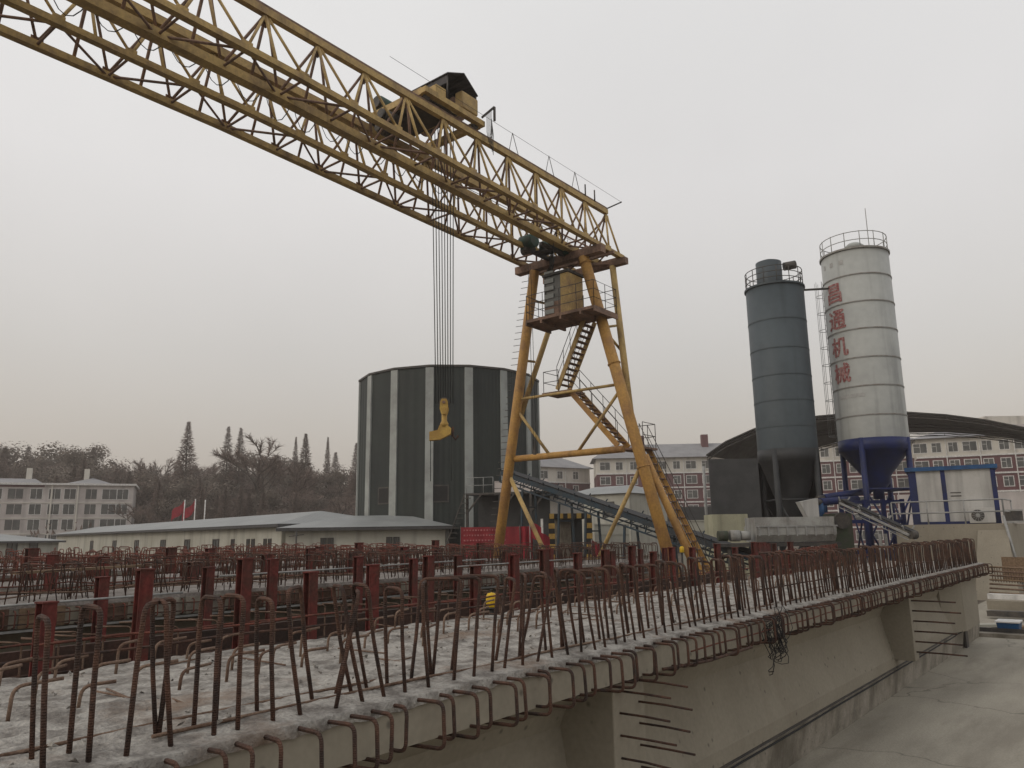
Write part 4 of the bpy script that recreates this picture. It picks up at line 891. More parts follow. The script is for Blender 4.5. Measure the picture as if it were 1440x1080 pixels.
for (x, y) in ((540, 697), (619, 694)):
    p = at(x, y, 60); best = None
    # find point on a facet along the view ray
    dv = (at(x, y, 60)-CAMPOS); hit = None
    rg = ring(16, PR, abase)
    for k in range(16):
        A2, B2 = Vector((*rg[k], 0)), Vector((*rg[(k+1) % 16], 0)); e2 = B2-A2; nn = Vector((e2.y, -e2.x, 0)).normalized()
        den = dv.dot(nn)
        if den >= 0: continue
        tt = (A2-CAMPOS).dot(nn)/den; h = CAMPOS+dv*tt; u = (h-A2).dot(e2)/e2.length_squared
        if 0 <= u <= 1: hit = (h, e2.normalized(), nn); break
    if hit:
        h, e2, nn = hit; b = MB()
        b.hexa([h+e2*sx*.6+Vector((0, 0, sz*.6))+nn*q for q in (.01, .05) for sx, sz in ((-1, -1), (1, -1), (1, 1), (-1, 1))]); wf = b.build('window', 'dark', ph)
        b = MB(); b.hexa([h+e2*sx*.5+Vector((0, 0, sz*.5))+nn*q for q in (.052, .06) for sx, sz in ((-1, -1), (1, -1), (1, 1), (-1, 1))]); b.build('pane', 'haz_k', wf)

# dark loading house with pale parapet
t = root('loading_house', ground(715, 47), 'dark blue steel loading house with a pale railing on its flat roof', 'building')
f = fr_px(655, 772, 48, 46); zr_ = zat(700, 692, 47)
b = MB(); f.box(b, .3, f.W, 1.2, 4.5, 0, zr_-.12); b.build('back_wall', 'silodark', t)
b = MB(); f.box(b, 0, f.W, 0, 4.5, zr_-.12, zr_); b.build('roof', 'dark', t)
for u in (0, 2.2, 4.2): b = MB(); f.box(b, u, u+.14, 0, .14, 0, zr_-.12); b.bar(f.p(u+.07, .05, zr_-1.2), f.p(u+1.0, .05, zr_-.14), .09); b.build('column', 'dark', t)
b = MB(); f.box(b, 1.9, f.W, .1, .14, zr_+.001, zat(700, 676, 47)); b.build('parapet', 'greywall', t)
rail([f.p(0, .1, zr_), f.p(.5, .1, zr_), f.p(1.8, .1, zr_)], .95, 'galv', t, .02, (1, .5), .6, 'guard_rail')
b = MB()
for k in range(9): a0 = f.p(-.15-.12*k, -.1, zr_-.3*k-.3); b.bar(a0, a0+f.ux*.5, .2, .04)
b.bar(f.p(0, -.12, zr_), f.p(-1.3, -.12, zr_-3.2), .06); b.build('stair', 'dark', t)
b = MB(); f.box(b, 3.0, 3.2, -.02, .0, 1.2, 2.6); f.box(b, 4.9, 5.05, -.02, .0, 1.6, 3.6); b.build('pale_post', 'trim', t)

bn = root('banner', ground(690, 41), 'red banner with rows of small pale print in front of the loading house', 'banner')
f = fr_px(648, 731, 41); z1 = zat(690, 741, 41); b = MB(); n1 = 24
b.add([f.p(f.W*i/n1, .03*math.sin(i*.9)+(.02 if k else 0), z) for k, z in ((0, z1-1.6), (1, z1)) for i in range(n1+1)], [(i, i+1, n1+2+i, n1+1+i) for i in range(n1)]); b.build('cloth', 'banner', bn)
for row in range(4):
    b = MB(); u = .15
    while u < f.W-.75:
        w_ = random.uniform(.04, .09); f.box(b, u, u+w_, -.055, -.045, z1-.20-row*.26, z1-.12-row*.26); u += w_+.08
    b.build('print_row', 'bannertext', bn)
for u in (0, f.W): b = MB(); b.tube([f.p(u, .05, 0), f.p(u, .05, z1+.05)], .03, 6); b.build('pole', 'dark', bn)
b = MB(); f2 = fr_px(732, 749, 41); n1 = 10; f2_ = f2
b.add([f2.p(f2.W*i/n1, .08*math.sin(i*1.3), z) for z in (.9, z1) for i in range(n1+1)], [(i, i+1, n1+2+i, n1+1+i) for i in range(n1)]); o = b.build('banner', 'flag', origin=tuple(f2.p(0, 0, 0)))
tag(o, 'plain crimson cloth hung right beside the printed banner', 'banner')
for i, (x, y, D) in enumerate(((745, 738, 40), (757, 752, 40.5), (832, 765, 41))):
    p = at(x, y, D); t = root('red_flag', (p.x, p.y, 0), ('upper red flag behind the crane leg beside the banner', 'lower crumpled red flag behind the crane leg beside the banner', 'small red flag at the right post of the hazard striped gate')[i], 'flag')
    b = MB(); b.tube([(p.x, p.y, 0), (p.x, p.y, p.z+.25)], .02, 6); b.build('pole', 'galv', t)
    b = MB(); n1 = 8; s = rt.copy(); s.z = 0; s.normalize()
    b.add([Vector((p.x, p.y, 0))+s*(.09*k)+Vector((.04*math.sin(k*1.5), .04*math.cos(k), p.z+(.2 if r_ else -.6)-.05*k+.02*math.sin(k*2))) for r_ in (0, 1) for k in range(n1)], [(k, k+1, n1+k+1, n1+k) for k in range(n1-1)]); b.build('cloth', 'flag', t)

gtw = root('hazard_gate', ground(800, 43), 'gateway with black and yellow hazard stripes under a white panel', 'gate')
f = fr_px(772, 833, 43); zl = zat(800, 729, 43); zh = zat(800, 722, 43); zp = zat(800, 697, 43)
for nm, u0_, u1_ in (('post', 0, .32), ('post', f.W-.34, f.W)):
    b = MB(); f.box(b, u0_, u1_, 0, .3, 0, zl); o = b.build('post', 'haz_k', gtw)
    b = MB()
    z = .2
    while z < zl-.3: f.box(b, u0_-.01, u1_+.01, -.012, .0, z, z+.28); z += .56
    b.build('hazard_stripe', 'haz_y', o)
b = MB(); f.box(b, 0, f.W, -.002, .3, zl, zh); o = b.build('lintel', 'haz_k', gtw)
b = MB(); u = .05
while u < f.W-.3: f.box(b, u, u+.25, -.014, -.002, zl, zh+.006); u += .5
b.build('hazard_stripe', 'haz_y', o)
b = MB(); f.box(b, .1, f.W-.45, 0, .12, zh, zp); b.build('white_panel', 'white', gtw)
b = MB(); f.box(b, .32, f.W*.55, 1.4, 1.5, 0, zl); b.build('inner_wall', 'bed', gtw)
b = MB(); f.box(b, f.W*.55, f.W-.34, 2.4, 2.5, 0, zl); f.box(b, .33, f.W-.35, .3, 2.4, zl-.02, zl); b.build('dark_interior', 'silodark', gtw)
for (x0, x1, y, D, lab) in ((837, 885, 738, 52, 'low pale concrete wall right of the hazard striped gate'), (958, 1006, 733, 54, 'low pale concrete wall just left of the yellow block wall')):
    f = fr_px(x0, x1, D); b = MB(); f.box(b, 0, f.W, 0, .3, 0, zat((x0+x1)/2, y, D)); f.box(b, -.05, f.W+.05, -.05, .35, zat((x0+x1)/2, y, D), zat((x0+x1)/2, y, D)+.08)
    f.box(b, 0, f.W, -.035, -.001, zat((x0+x1)/2, y+14, D), zat((x0+x1)/2, y+14, D)+.1)
    tag(b.build('block_wall', 'plaster', origin=tuple(f.p(0, 0, 0))), lab, 'wall')

# parked car half hidden behind the posts
t = root('parked_car', ground(622, 46), 'dark parked car partly hidden at the corner of the white house', 'car')
f = fr_px(584, 655, 46); z0 = .35
b = MB(); f.box(b, 0, 4.3*f.W/3.0*.7, 0, 1.7, z0, z0+.62); W_ = 4.3*f.W/3.0*.7; b.build('body', 'car', t, bevel=.12)
b = MB(); b.hexa([f.p(.9, .1, z0+.6), f.p(W_-.5, .1, z0+.6), f.p(W_-.5, 1.6, z0+.6), f.p(.9, 1.6, z0+.6), f.p(1.5, .25, z0+1.12), f.p(W_-.9, .25, z0+1.12), f.p(W_-.9, 1.45, z0+1.12), f.p(1.5, 1.45, z0+1.12)]); b.build('window', 'carglass', t)
b = MB(); f.box(b, 1.5, W_-.9, .23, 1.47, z0+1.12, z0+1.17); b.build('roof', 'car', t)
for u in (.7, W_-.7):
    for dd in (-.02, 1.52):
        b = MB(); b.tube([f.p(u, dd, .32), f.p(u, dd+.2, .32)], .32, 18); w_ = b.build('wheel', 'tyre', t); b = MB(); b.tube([f.p(u, dd-.01, .32), f.p(u, dd+.21, .32)], .18, 14); b.build('rim', 'galv', w_)

# ================================================================== BUILDINGS FARTHER BACK
WIN = {}
def window(parent, f, u, z, w_, h_, dd=0, frame='trim', mull=True, cross=False):
    """frame bars proud of the wall, pane as a sub-part"""
    b = MB(); t_ = .12 if cross else .09 if w_ > 1 else .07
    f.box(b, u, u+w_, dd-.07, dd-.005, z-t_, z); f.box(b, u, u+w_, dd-.07, dd-.005, z+h_, z+h_+t_)
    f.box(b, u-t_, u, dd-.07, dd-.005, z-t_, z+h_+t_); f.box(b, u+w_, u+w_+t_, dd-.07, dd-.005, z-t_, z+h_+t_)
    if mull: f.box(b, u+w_/2-.03, u+w_/2+.03, dd-.06, dd-.02, z, z+h_)
    if cross: f.box(b, u, u+w_/2-.03, dd-.06, dd-.02, z+h_*.62, z+h_*.62+.06)
    o = b.build('window', frame, parent)
    b = MB(); f.box(b, u, u+w_, dd-.02, dd-.006, z, z+h_); b.build('pane', 'glass', o)
def hip(mb, f, u0_, u1_, d0, d1, z, h, ov=.6, inset=None):
    u0_ -= ov; u1_ += ov; d0 -= ov; d1 += ov; m_ = (d0+d1)/2; i = inset if inset is not None else (d1-d0)/2
    P4 = [f.p(u0_, d0, z), f.p(u1_, d0, z), f.p(u1_, d1, z), f.p(u0_, d1, z), f.p(u0_+i, m_, z+h), f.p(u1_-i, m_, z+h)]
    mb.add(P4, [(0, 1, 5, 4), (1, 2, 5), (2, 3, 4, 5), (3, 0, 4), (3, 2, 1, 0)])

# white single storey houses with grey hipped roofs
def white_house(f, dpt, ze, hr, label, wins, inset=None, m='plaster'):
    t = root('white_house', f.p(f.W/2, dpt/2, 0), label, 'house')
    b = MB(); f.box(b, 0, f.W, 0, dpt, 0, ze-.2); b.build('wall', m, t)
    b = MB(); f.box(b, -.5, f.W+.5, -.5, dpt+.5, ze-.2, ze-.002); b.build('fascia', 'fascia', t)
    b = MB(); hip(b, f, 0, f.W, 0, dpt, ze, hr, .52, inset); b.build('roof', 'roofmetal', t)
    b = MB(); f.box(b, -.03, f.W+.03, -.04, -.002, 0.2, .7); b.build('plinth', 'greywall', t)
    for u, w_, hz in wins: window(t, f, u, 1.3, w_, 1.3, 0, 'dark', True)
    return t
EZ = 3.75
cA, cB = ground(397, 50), ground(625, 50)
f = FR(ground(402, 50), ground(626, 50))
white_house(f, 8, zat(510, 741, 50), .82, 'white single storey house with grey hipped roof in front of the polygonal building', [(2.3, .26, 0), (2.75, .26, 0), (6.5, .26, 0), (6.95, .26, 0)], 3.5)
f = FR(ground(80, 112), ground(396, 52))
white_house(f, 9, 3.62, 1.0, 'long white single storey house with grey roof stretching away to the left', [(f.W-2.0, .35, 0), (f.W-2.8, .35, 0), (f.W-5.0, .4, 0), (f.W-5.9, .4, 0), (f.W-9, .5, 0), (f.W-13, 1.2, 0), (f.W-20, 1.2, 0), (f.W-27, 1.3, 0), (f.W-36, 1.3, 0), (f.W-45, 1.3, 0), (f.W-56, 1.3, 0)], 4)
f = FR(ground(-90, 66), ground(84, 84))
white_house(f, 8, 2.75, .8, 'low white house with pale grey roof at the left edge of the photo', [(9.5, 1.4, 0), (13, 1.2, 0), (3, 1.2, 0)], 5)
# slim lamp pole in front
t = MB(); p = ground(417, 44); t.tube([(p.x, p.y, 0), (p.x, p.y, zat(417, 747, 44))], .05, 6); zz = zat(417, 753, 44)
t.tube([(p.x, p.y, zz), (p.x+.25, p.y-.35, zz+.05)], .025, 5); t.tube([(p.x, p.y, zz), (p.x-.25, p.y+.35, zz-.05)], .025, 5)
tag(t.build('lamp_pole', 'dark', origin=(p.x, p.y, 0)), 'thin dark pole with short side arms before the white house wall', 'pole')
# flags on tall poles
for i, (x, y, cl_) in enumerate(((257, 703, 1), (272, 702, 1), (286, 703, 0))):
    D = 100; p = ground(x, D); zt2 = zat(x, y, D); t = root('flagpole', (p.x, p.y, 0), ('left pole flying a red flag behind the long white house', 'middle pole flying a red flag behind the long white house', 'bare white flagpole right of the two red flags')[i], 'flagpole')
    b = MB(); b.tube([(p.x, p.y, 0), (p.x, p.y, zt2)], .07, 6); b.build('pole', 'trim', t)
    if cl_:
        b = MB(); s = -Vector((rt.x, rt.y, 0)).normalized(); n1 = 7
        b.add([Vector((p.x, p.y, 0))+s*(.26*k)+Vector((0, 0, zt2-.1-(1.3 if r_ else 0)-.22*k*(1+.2*i)+.08*math.sin(k*1.7)))+Vector((.1*math.sin(k), .1*math.cos(k*1.3), 0)) for r_ in (0, 1) for k in range(n1)], [(k, k+1, n1+k+1, n1+k) for k in range(n1-1)]); b.build('cloth', 'flag', t)

# left four storey block
t = root('apartment_block', ground(90, 134), 'grey four storey apartment block at the far left below the wood', 'building')
f = FR(ground(-60, 128), ground(183, 138)); sx = f.W/243.; zf = lambda y: zat(90, y, 133)
ztop = zf(682); st_ = (ztop-zf(750))/3.15
b = MB(); f.box(b, 0, f.W, 0, 11, 0, ztop); b.build('wall', 'greywall', t)
b = MB(); f.box(b, -.4, f.W+.4, -.5, 11.5, ztop, ztop+.35); b.build('roof_slab', 'trim', t)
b = MB(); f.box(b, f.W*.25, f.W*.62, 3, 9, ztop+.35, ztop+.4); hip(b, f, f.W*.02, f.W*.42, 0, 9, ztop+.36, 1.0, .3, 1.5); hip(b, f, f.W*.58, f.W*.86, 1, 9, ztop+.36, 1.3, .2, 4); b.build('roof', 'rooftile', t)
for u in (f.W*.32, f.W*.67): b = MB(); f.box(b, u, u+.8, 4, 4.8, ztop+1.2, ztop+3.2); b.build('chimney', 'cream', t)
b = MB(); f.box(b, 0, f.W*.46, -.06, -.002, ztop-.35, ztop-.02); b.build('red_band', 'maroon', t)
for r_ in range(4):
    z = ztop-.6-1.75-r_*st_
    for px_ in (-45, -15, 12, 41, 67, 89, 120, 147, 167):
        wdt = 2.2 if px_ in (12, 147, -45) else 1.7
        window(t, f, (px_+60)*sx-wdt/2, z, wdt, 1.7, 0, 'trim' if px_ % 2 else 'greywall', True)
    b = MB(); f.box(b, 0, f.W, -.10, -.002, z-.75, z-.6); b.build('floor_band', 'cream', t)
b = MB(); f.box(b, f.W*.50, f.W*.50+.25, -.25, -.002, 0, ztop); f.box(b, f.W*.655, f.W*.655+.25, -.25, -.002, 0, ztop); b.build('drain_pipe', 'cream', t)

# maroon and white apartment blocks
def maroon_block(x0, x1, D0, D1, yte, label, cols, rows_white=1, rows=5, roofh=3.0, sth=3.15, depth=12, ridge_in=5, pitch_u=None):
    f = FR(ground(x0, D0), ground(x1, D1)); zt_ = zat((x0+x1)/2, yte, (D0+D1)/2)
    t = root('apartment_block', f.p(f.W/2, depth/2, 0), label, 'building', )
    zs = zt_-rows_white*sth-.3
    b = MB(); f.box(b, 0, f.W, 0, depth, zs, zt_); b.build('upper_wall', 'cream', t)
    b = MB(); f.box(b, 0, f.W, .003, depth-.003, 0, zs); b.build('lower_wall', 'maroon', t)
    b = MB(); hip(b, f, 0, f.W, 0, depth, zt_+.001, roofh, .9, ridge_in); b.build('roof', 'rooftile', t)
    for r_ in range(1, rows+1):
        z = zt_-.3-r_*sth
        if r_ >= rows_white: b = MB(); f.box(b, -.05, f.W+.05, -.16, -.002, z+.0, z+.28); b.build('floor_band', 'trim', t)
    for r_ in range(rows):
        z = zt_-.3-r_*sth-2.15
        if z < .5: continue
        for k, u in enumerate(cols):
            u_ = u*f.W; big = (k % 3 == 0)
            window(t, f, u_-(1.05 if big else .7), z, 2.1 if big else 1.4, 1.6, 0, 'trim', True, True)
    for u in cols[1::2]:
        b = MB(); f.box(b, u*f.W+1.4, u*f.W+1.55, -.2, -.002, 0, zt_); b.build('drain_pipe', 'trim', t)
    return t, f, zt_
t, f, z = maroon_block(842, 1090, 168, 166, 643, 'maroon and white apartment block seen between the crane leg and the dark shed', [.05+.083*k for k in range(12)], 1, 5, 3.6)
for u in (.26, .64): b = MB(); f.box(b, u*f.W, u*f.W+1.4, 4, 5.6, z+2.2, z+5.4); b.build('chimney', 'maroon', t)
b = MB(); f.box(b, 0, f.W, -1.2, -.17, z-.3-4*3.15+.4-.3, z-.3-4*3.15+1.2); b.build('balcony_band', 'trim', t)
t, f, z = maroon_block(757, 832, 172, 180, 658, 'smaller maroon and white block with a hipped roof beside the polygonal building', [.12, .42, .72], 1, 5, 3.2, ridge_in=5.5)
t, f, z = maroon_block(1138, 1300, 150, 143, 622, 'maroon and white apartment block seen behind the silos', [.07+.135*k for k in range(7)], 1, 6, 2.0)
t, f, z = maroon_block(1302, 1500, 138, 130, 613, 'maroon and white apartment block behind the control cabin at the right edge', [.03+.125*k for k in range(8)], 1, 6, 1.8)
t = root('distant_building', ground(1440, 190), 'pale distant roof block showing above the arched shed at the right edge', 'building')
f = FR(ground(1398, 190), ground(1500, 190)); b = MB(); f.box(b, 0, f.W, 0, 10, 0, zat(1440, 596, 190)); b.build('wall', 'greywall', t); b = MB(); f.box(b, 2.8, f.W, 2, 8, zat(1440, 596, 190), zat(1440, 583, 190)); b.build('roof_room', 'cream', t)
# low white building behind the conveyor
t = root('white_workshop', ground(845, 92), 'low white workshop with a pale roof behind the long conveyor', 'building')
f = FR(ground(792, 96), ground(887, 90)); ze = zat(860, 694, 91)
b = MB(); f.box(b, 0, f.W, 0, 9, 0, ze); b.build('wall', 'plaster', t)
b = MB(); hip(b, f, 0, f.W, 0, 9, ze+.001, 1.2, .4, 2.5); b.build('roof', 'roofmetal', t)
window(t, f, f.W*.62, ze-2.6, 1.5, 1.6, 0, 'dark'); window(t, f, f.W*.2, ze-2.6, 1.2, 1.4, 0, 'dark')
t = MB(); f = FR(ground(886, 105), ground(1004, 105)); f.box(t, 0, f.W, 0, .3, 0, zat(945, 713, 105)); tag(t.build('boundary_wall', 'silodark', origin=tuple(f.p(0, 0, 0))), 'dark ground floor wall below the middle maroon block', 'wall')
t = MB(); f = FR(ground(1268, 60), ground(1560, 56)); f.box(t, 0, f.W, 0, .3, 0, zat(1420, 692, 58)); tag(t.build('boundary_wall', 'greywall', origin=tuple(f.p(0, 0, 0))), 'long grey boundary wall behind the control cabin', 'wall')

# ================================================================== RIGHT EDGE: beyond the girder end
t = root('rebar_cage', (30, 3, 0), 'brown rebar mat cage at the right edge beyond the girder end', 'rebar cage')
for k in range(7):
    b = MB(); q0, q1 = at(1392, 797+k*6, 27), at(1475, 801+k*6.2, 25); b.tube([q0, q1], .03, 5); b.build('long_bar', 'rustpale' if k % 3 else 'timber', t)
for k in range(22):
    b = MB(); q0 = at(1394+k*3.8, 798, 27-.09*k); b.tube([Vector((q0.x, q0.y, .9)), q0], .014, 4); b.tube([q0, q0+Vector((.5, .7, -.02))], .014, 4); b.build('stirrup', 'rustpale', t)
b = MB(); f = FR(at(1392, 800, 27.6), at(1475, 800, 25.6)); f.box(b, 0, f.W, .6, .66, .9, 1.7); b.build('form_panel', 'timber', t)
for k, (y, D, m_, lab) in enumerate(((838, 26, 'trim', 'white steel beam lying at the right edge, top one'), (850, 25, 'web', 'concrete strip lying at the right edge between two dark bars'), (862, 24.4, 'dark', 'dark steel bar lying lowest at the right edge'))):
    A_, B_ = at(1391, y, D), at(1480, y+4, D-1.4); b = MB(); b.bar(A_, B_, .3, .16 if k != 1 else .28); o = b.build('steel_beam', m_, origin=tuple(A_)); tag(o, lab, 'beam')
    s_ = MB()
for k, (x, y, D, sz, m_, lab, cat) in enumerate(((1420, 884, 20.5, (.65, .5, .34), 'brightblue', 'blue plastic tub on the paving at the right edge', 'tub'),)):
    p = at(x, y, D); b = MB(); cx_, cy_, h_ = p.x, p.y, sz[2]
    b.hexa([(cx_-sz[0]*.42, cy_-sz[1]*.42, .02), (cx_+sz[0]*.42, cy_-sz[1]*.42, .02), (cx_+sz[0]*.42, cy_+sz[1]*.42, .02), (cx_-sz[0]*.42, cy_+sz[1]*.42, .02), (cx_-sz[0]/2, cy_-sz[1]/2, h_), (cx_+sz[0]/2, cy_-sz[1]/2, h_), (cx_+sz[0]/2, cy_+sz[1]/2, h_), (cx_-sz[0]/2, cy_+sz[1]/2, h_)])
    t = root('plastic_tub', (cx_, cy_, 0), lab, cat); b.build('tub_body', m_, t, bevel=.02)
    b = MB(); b.box(cx_-sz[0]*.54, cx_+sz[0]*.54, cy_-sz[1]*.54, cy_+sz[1]*.54, h_, h_+.03); b.build('rim', 'trim', t)
for k, (x, y, D, lab) in enumerate(((1390, 889, 21.5, 'short pale plank on blocks beside the end of the casting bed'), (1438, 868, 21, 'orange brown board lying at the right edge above the tub'))):
    p = at(x, y, D); t = root('plank', (p.x, p.y, 0), lab, 'plank'); f = FR(Vector((p.x, p.y, 0))-Vector((rt.x, rt.y, 0))*.35, Vector((p.x, p.y, 0))+Vector((rt.x, rt.y, 0))*.35)
    b = MB(); f.box(b, 0, f.W, -.1, .2, .1, .17); b.build('board', 'plaster' if k == 0 else 'timber', t)
    b = MB(); f.box(b, .05, .15, -.08, .18, .005, .1); f.box(b, f.W-.15, f.W-.05, -.08, .18, .005, .1); b.build('block', 'dark', t)

# ================================================================== TREES
def grow(kind, seed):
    rnd = random.Random(seed); tr = MB(); cw = MB()
    def leafq(c, s, d=None):
        d = d or Vector((rnd.gauss(0, 1), rnd.gauss(0, 1), rnd.gauss(0, 1))).normalized(); e_ = d.cross(Vector((rnd.random(), rnd.random(), rnd.random()))).normalized()
        w_ = .045 if kind == 'bare' else .09
        cw.add([c-e_*s*w_, c+e_*s*w_, c+d*s], [(0, 1, 2)])
    if kind == 'bare':
        def br(p, d, L_, r, lv):
            q = p+d*L_*.5+Vector((rnd.uniform(-.06, .06), rnd.uniform(-.06, .06), 0))*L_; e_ = p+d*L_
            tr.tube([p, q, e_], [r, r*.85, r*.68], 5 if lv < 2 else 3, False)
            if lv == 3:
                for _ in range(14):
                    dd = (d+Vector((rnd.gauss(0, .9), rnd.gauss(0, .9), rnd.gauss(.2, .7)))).normalized(); leafq(p.lerp(e_, rnd.random()), rnd.uniform(.35, .8), dd)
            if lv >= 4:
                for _ in range(38):
                    dd = (d+Vector((rnd.gauss(0, .9), rnd.gauss(0, .9), rnd.gauss(.2, .7)))).normalized(); leafq(p.lerp(e_, rnd.random()), rnd.uniform(.35, .8), dd)
                return
            for k in range(3 if lv < 3 else 4):
                a = 2*PI*(k/3+rnd.random()*.3); sp_ = rnd.uniform(.35, .75)
                nd = (d+Vector((math.cos(a)*sp_, math.sin(a)*sp_, rnd.uniform(-.1, .25)))).normalized(); br(e_ if k < 2 else q, nd, L_*rnd.uniform(.62, .84), r*.62, lv+1)
        br(Vector((0, 0, 0)), Vector((0, 0, 1)), 4.6, .26, 0)
    elif kind == 'cone':
        tr.tube([(0, 0, 0), (0, 0, 8), (.05, 0, 16)], [.26, .15, .02], 6, False)
        for k in range(4200):
            h = 2.0+14.0*(rnd.random()**.9); rad = (16.2-h)*.20*rnd.uniform(.3, 1.1)+.03; a = rnd.uniform(0, 2*PI); rr_ = rad*rnd.random()**.6
            c = Vector((math.cos(a)*rr_, math.sin(a)*rr_, h+rr_*.35)); leafq(c, (.22+.3*min(1, rad))*rnd.uniform(.7, 1.4), Vector((math.cos(a), math.sin(a), rnd.uniform(-.4, .6))).normalized())
        for k in range(70):
            h = 2+k*.19; a = k*2.4; rad = (16.2-h)*.20; tr.tube([(0, 0, h), (math.cos(a)*rad, math.sin(a)*rad, h+rad*.5)], [.035, .01], 3, False)
    else:
        tr.tube([(0, 0, 0), (.1, .1, 4), (0, .2, 8)], [.3, .22, .08], 6, False)
        cl_ = [(Vector((rnd.gauss(0, 1.7), rnd.gauss(0, 1.7), rnd.uniform(4.5, 10.5))), rnd.uniform(.9, 2.1)) for _ in range(16)]
        for c, s in cl_:
            tr.tube([(0, 0, 3.5), c], [.12, .03], 4, False)
            for _ in range(420):
                v = Vector((rnd.gauss(0, 1), rnd.gauss(0, 1), rnd.gauss(0, .8))).normalized()*s*rnd.uniform(.5, 1.05); d = v.normalized()
                e_ = d.cross(Vector((rnd.random(), rnd.random(), rnd.random()))).normalized(); g_ = d.cross(e_); s2 = rnd.uniform(.07, .16)
                cw.add([c+v-e_*s2, c+v+g_*s2, c+v+e_*s2, c+v-g_*s2*.7], [(0, 1, 2, 3)])
    return tr, cw
TP = {}
def tree(kind, var, x, D, ytop, label, group=None, zb=None, wide=1.0):
    key = (kind, var); p = ground(x, D); fr_ = max(0., min(1., (D-128)/144.)); hz = max(0, (fr_**1.2*15*(1-.25*max(0, (x-300)/400)))-1.4)
    if zb is not None: hz = zb
    if x > 640: hz *= max(0, 1-(x-640)/300)
    H0 = {'bare': 15.5, 'cone': 16.2, 'bush': 12.4}[kind]; H1 = zat(x, ytop, D)-hz; s = max(.25, H1/H0)
    nm = {'bare': 'bare_tree', 'cone': 'conical_tree', 'bush': 'evergreen_tree'}[kind]; cat = 'tree'
    if key not in TP:
        tr, cw = grow(kind, var*17+3); r = root(nm, (0, 0, 0), label, cat)
        a_ = tr.build('trunk', 'bark', r); m_ = {'bare': 'twig', 'cone': 'twigrust', 'bush': 'leaf'}[kind]; b_ = cw.build('crown', m_, r); kids(r, a_, b_); TP[key] = r; o = r
        if group: o['group'] = group
    else: o = dup(TP[key], None, None, None, None, label, group)
    if not group and 'group' in o: del o['group']
    o.location = (p.x, p.y, hz-.2); o.scale = (s*wide, s*wide, s); o.rotation_euler = (0, 0, random.uniform(0, 6.28))
rr0 = random.Random(5)
LB_ = {'bare': 'bare brown tree in the thick winter wood behind the white houses', 'cone': 'slim rust brown conical tree in the wood behind the white houses', 'bush': 'dull green bushy tree in the wood behind the white houses'}
def skyline(x):
    pts_ = [(-40, 622), (30, 622), (60, 636), (100, 618), (130, 640), (150, 655), (170, 630), (190, 650), (215, 625), (255, 640), (300, 640), (360, 640), (400, 650), (440, 650), (480, 648), (512, 665), (560, 690)]
    for (a, b), (c, d) in zip(pts_, pts_[1:]):
        if a <= x <= c: return b+(d-b)*(x-a)/(c-a)
    return 690
x = -60
while x < 515:
    for D, dy in ((205, 0), (175, 14), (150, 34), (136, 56)):
        if D < 145 and x < 195: continue
        xj = x+rr0.uniform(-9, 9); k = rr0.choice(('bare', 'bare', 'cone', 'bare', 'bare', 'bush') if D > 140 else ('bare', 'bush', 'bare', 'cone'))
        tree(k, rr0.randrange(2), xj, D+rr0.uniform(-8, 8), skyline(xj)-8+dy+rr0.uniform(-8, 12), LB_[k], {'bare': 'bare trees of the wood', 'cone': 'conical trees of the wood', 'bush': 'evergreen trees of the wood'}[k], None, 1.25)
    x += 15
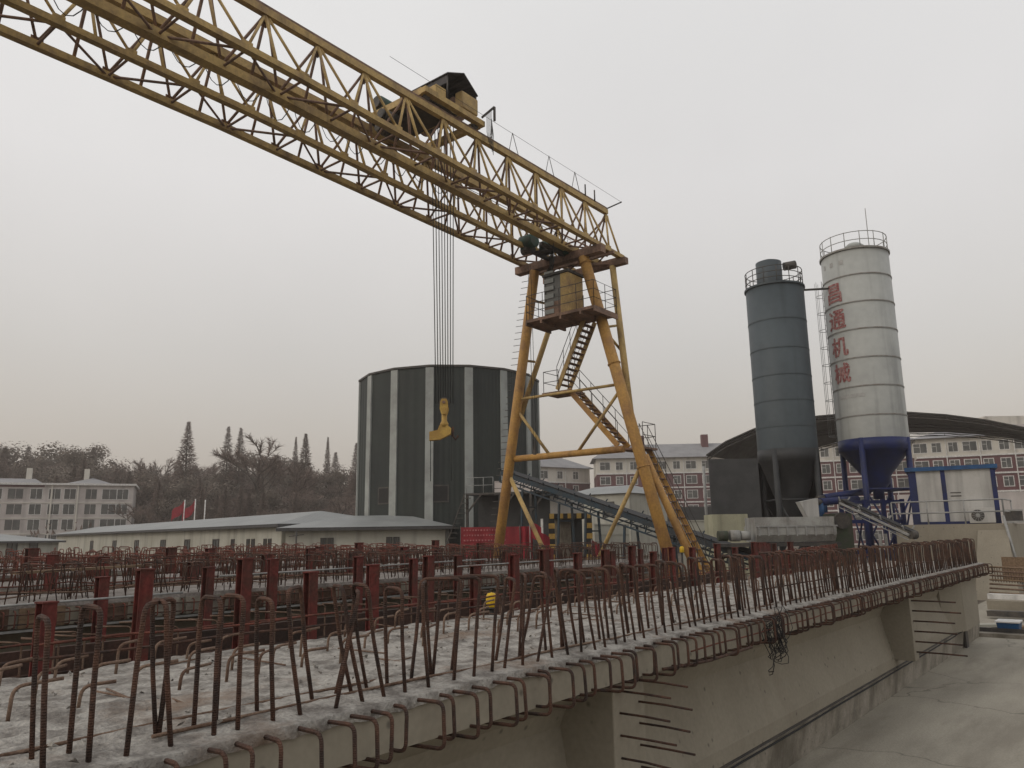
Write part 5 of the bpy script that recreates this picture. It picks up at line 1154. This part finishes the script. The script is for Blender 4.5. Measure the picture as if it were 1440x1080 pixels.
for (k, v, x, D, y, wd, lab) in (('cone', 0, 255, 158, 590, 1.0, 'tallest dark conical tree, standing above the red flags'), ('cone', 1, 313, 165, 597, .9, 'pointed conical tree, left one of the close pair right of the tallest'),
        ('cone', 0, 331, 162, 599, .9, 'pointed conical tree, right one of the close pair right of the tallest'), ('bare', 0, 368, 150, 580, 1.3, 'wide bare tree with open branches between the conical trees'),
        ('cone', 1, 425, 160, 607, .9, 'dark pointed conical tree above the right half of the wood'), ('cone', 0, 411, 175, 612, .55, 'very thin pale conical tree next to the dark pointed one'), ('cone', 1, 457, 175, 612, .5, 'very thin pale spire tree farther right in the wood'),
        ('cone', 0, 498, 150, 620, .85, 'conical tree standing next to the left side of the polygonal building'), ('bush', 0, 100, 180, 620, 1.2, 'rounded dark tree crown above the grey apartment block'), ('bare', 1, 175, 180, 626, 1.2, 'pale round bare tree right of the grey apartment block'),
        ('bush', 1, 458, 165, 650, 1.1, 'broad dark evergreen near the right end of the wood')):
    tree(k, v, x, D, y, lab, None, None, wd)
# undergrowth closing the foot of the wood
ug = MB()
for k in range(9000):
    px_ = rr0.uniform(-60, 520); D = rr0.uniform(131, 165); p = ground(px_, D); fr_ = (D-128)/144.; z0 = max(0, fr_**1.2*15-1.4); h = rr0.uniform(1.5, 6)
    c = Vector((p.x, p.y, z0+rr0.uniform(0, h))); s = rr0.uniform(.25, .8); d = Vector((rr0.gauss(0, .5), rr0.gauss(0, .5), 1)).normalized(); e_ = Vector((rt.x, rt.y, rr0.uniform(-.4, .4)))*s*.4
    ug.add([c-e_, c+e_, c+d*s*1.6], [(0, 1, 2)])
tag(ug.build('undergrowth', 'twig'), 'brown undergrowth at the foot of the wood', kind='stuff')

# ================================================================== HAZE
HAZE = 0.0009
if HAZE:
    b = MB(); c = Vector((50, 50, 0)); s = 330; b.box(c.x-s, c.x+s, c.y-s, c.y+s, -2.0, 34.)
    m = bpy.data.materials.new('thin_grey_haze'); m.use_nodes = True; t = m.node_tree; t.nodes.clear()
    o = t.nodes.new('ShaderNodeOutputMaterial'); v = t.nodes.new('ShaderNodeVolumePrincipled'); v.inputs['Density'].default_value = HAZE
    v.inputs['Color'].default_value = (.88, .80, .74, 1); v.inputs['Anisotropy'].default_value = .2
    t.links.new(v.outputs[0], o.inputs['Volume'])
    tag(b.build('haze', m), 'thin grey haze', kind='stuff')
SC.cycles.volume_bounces = 0
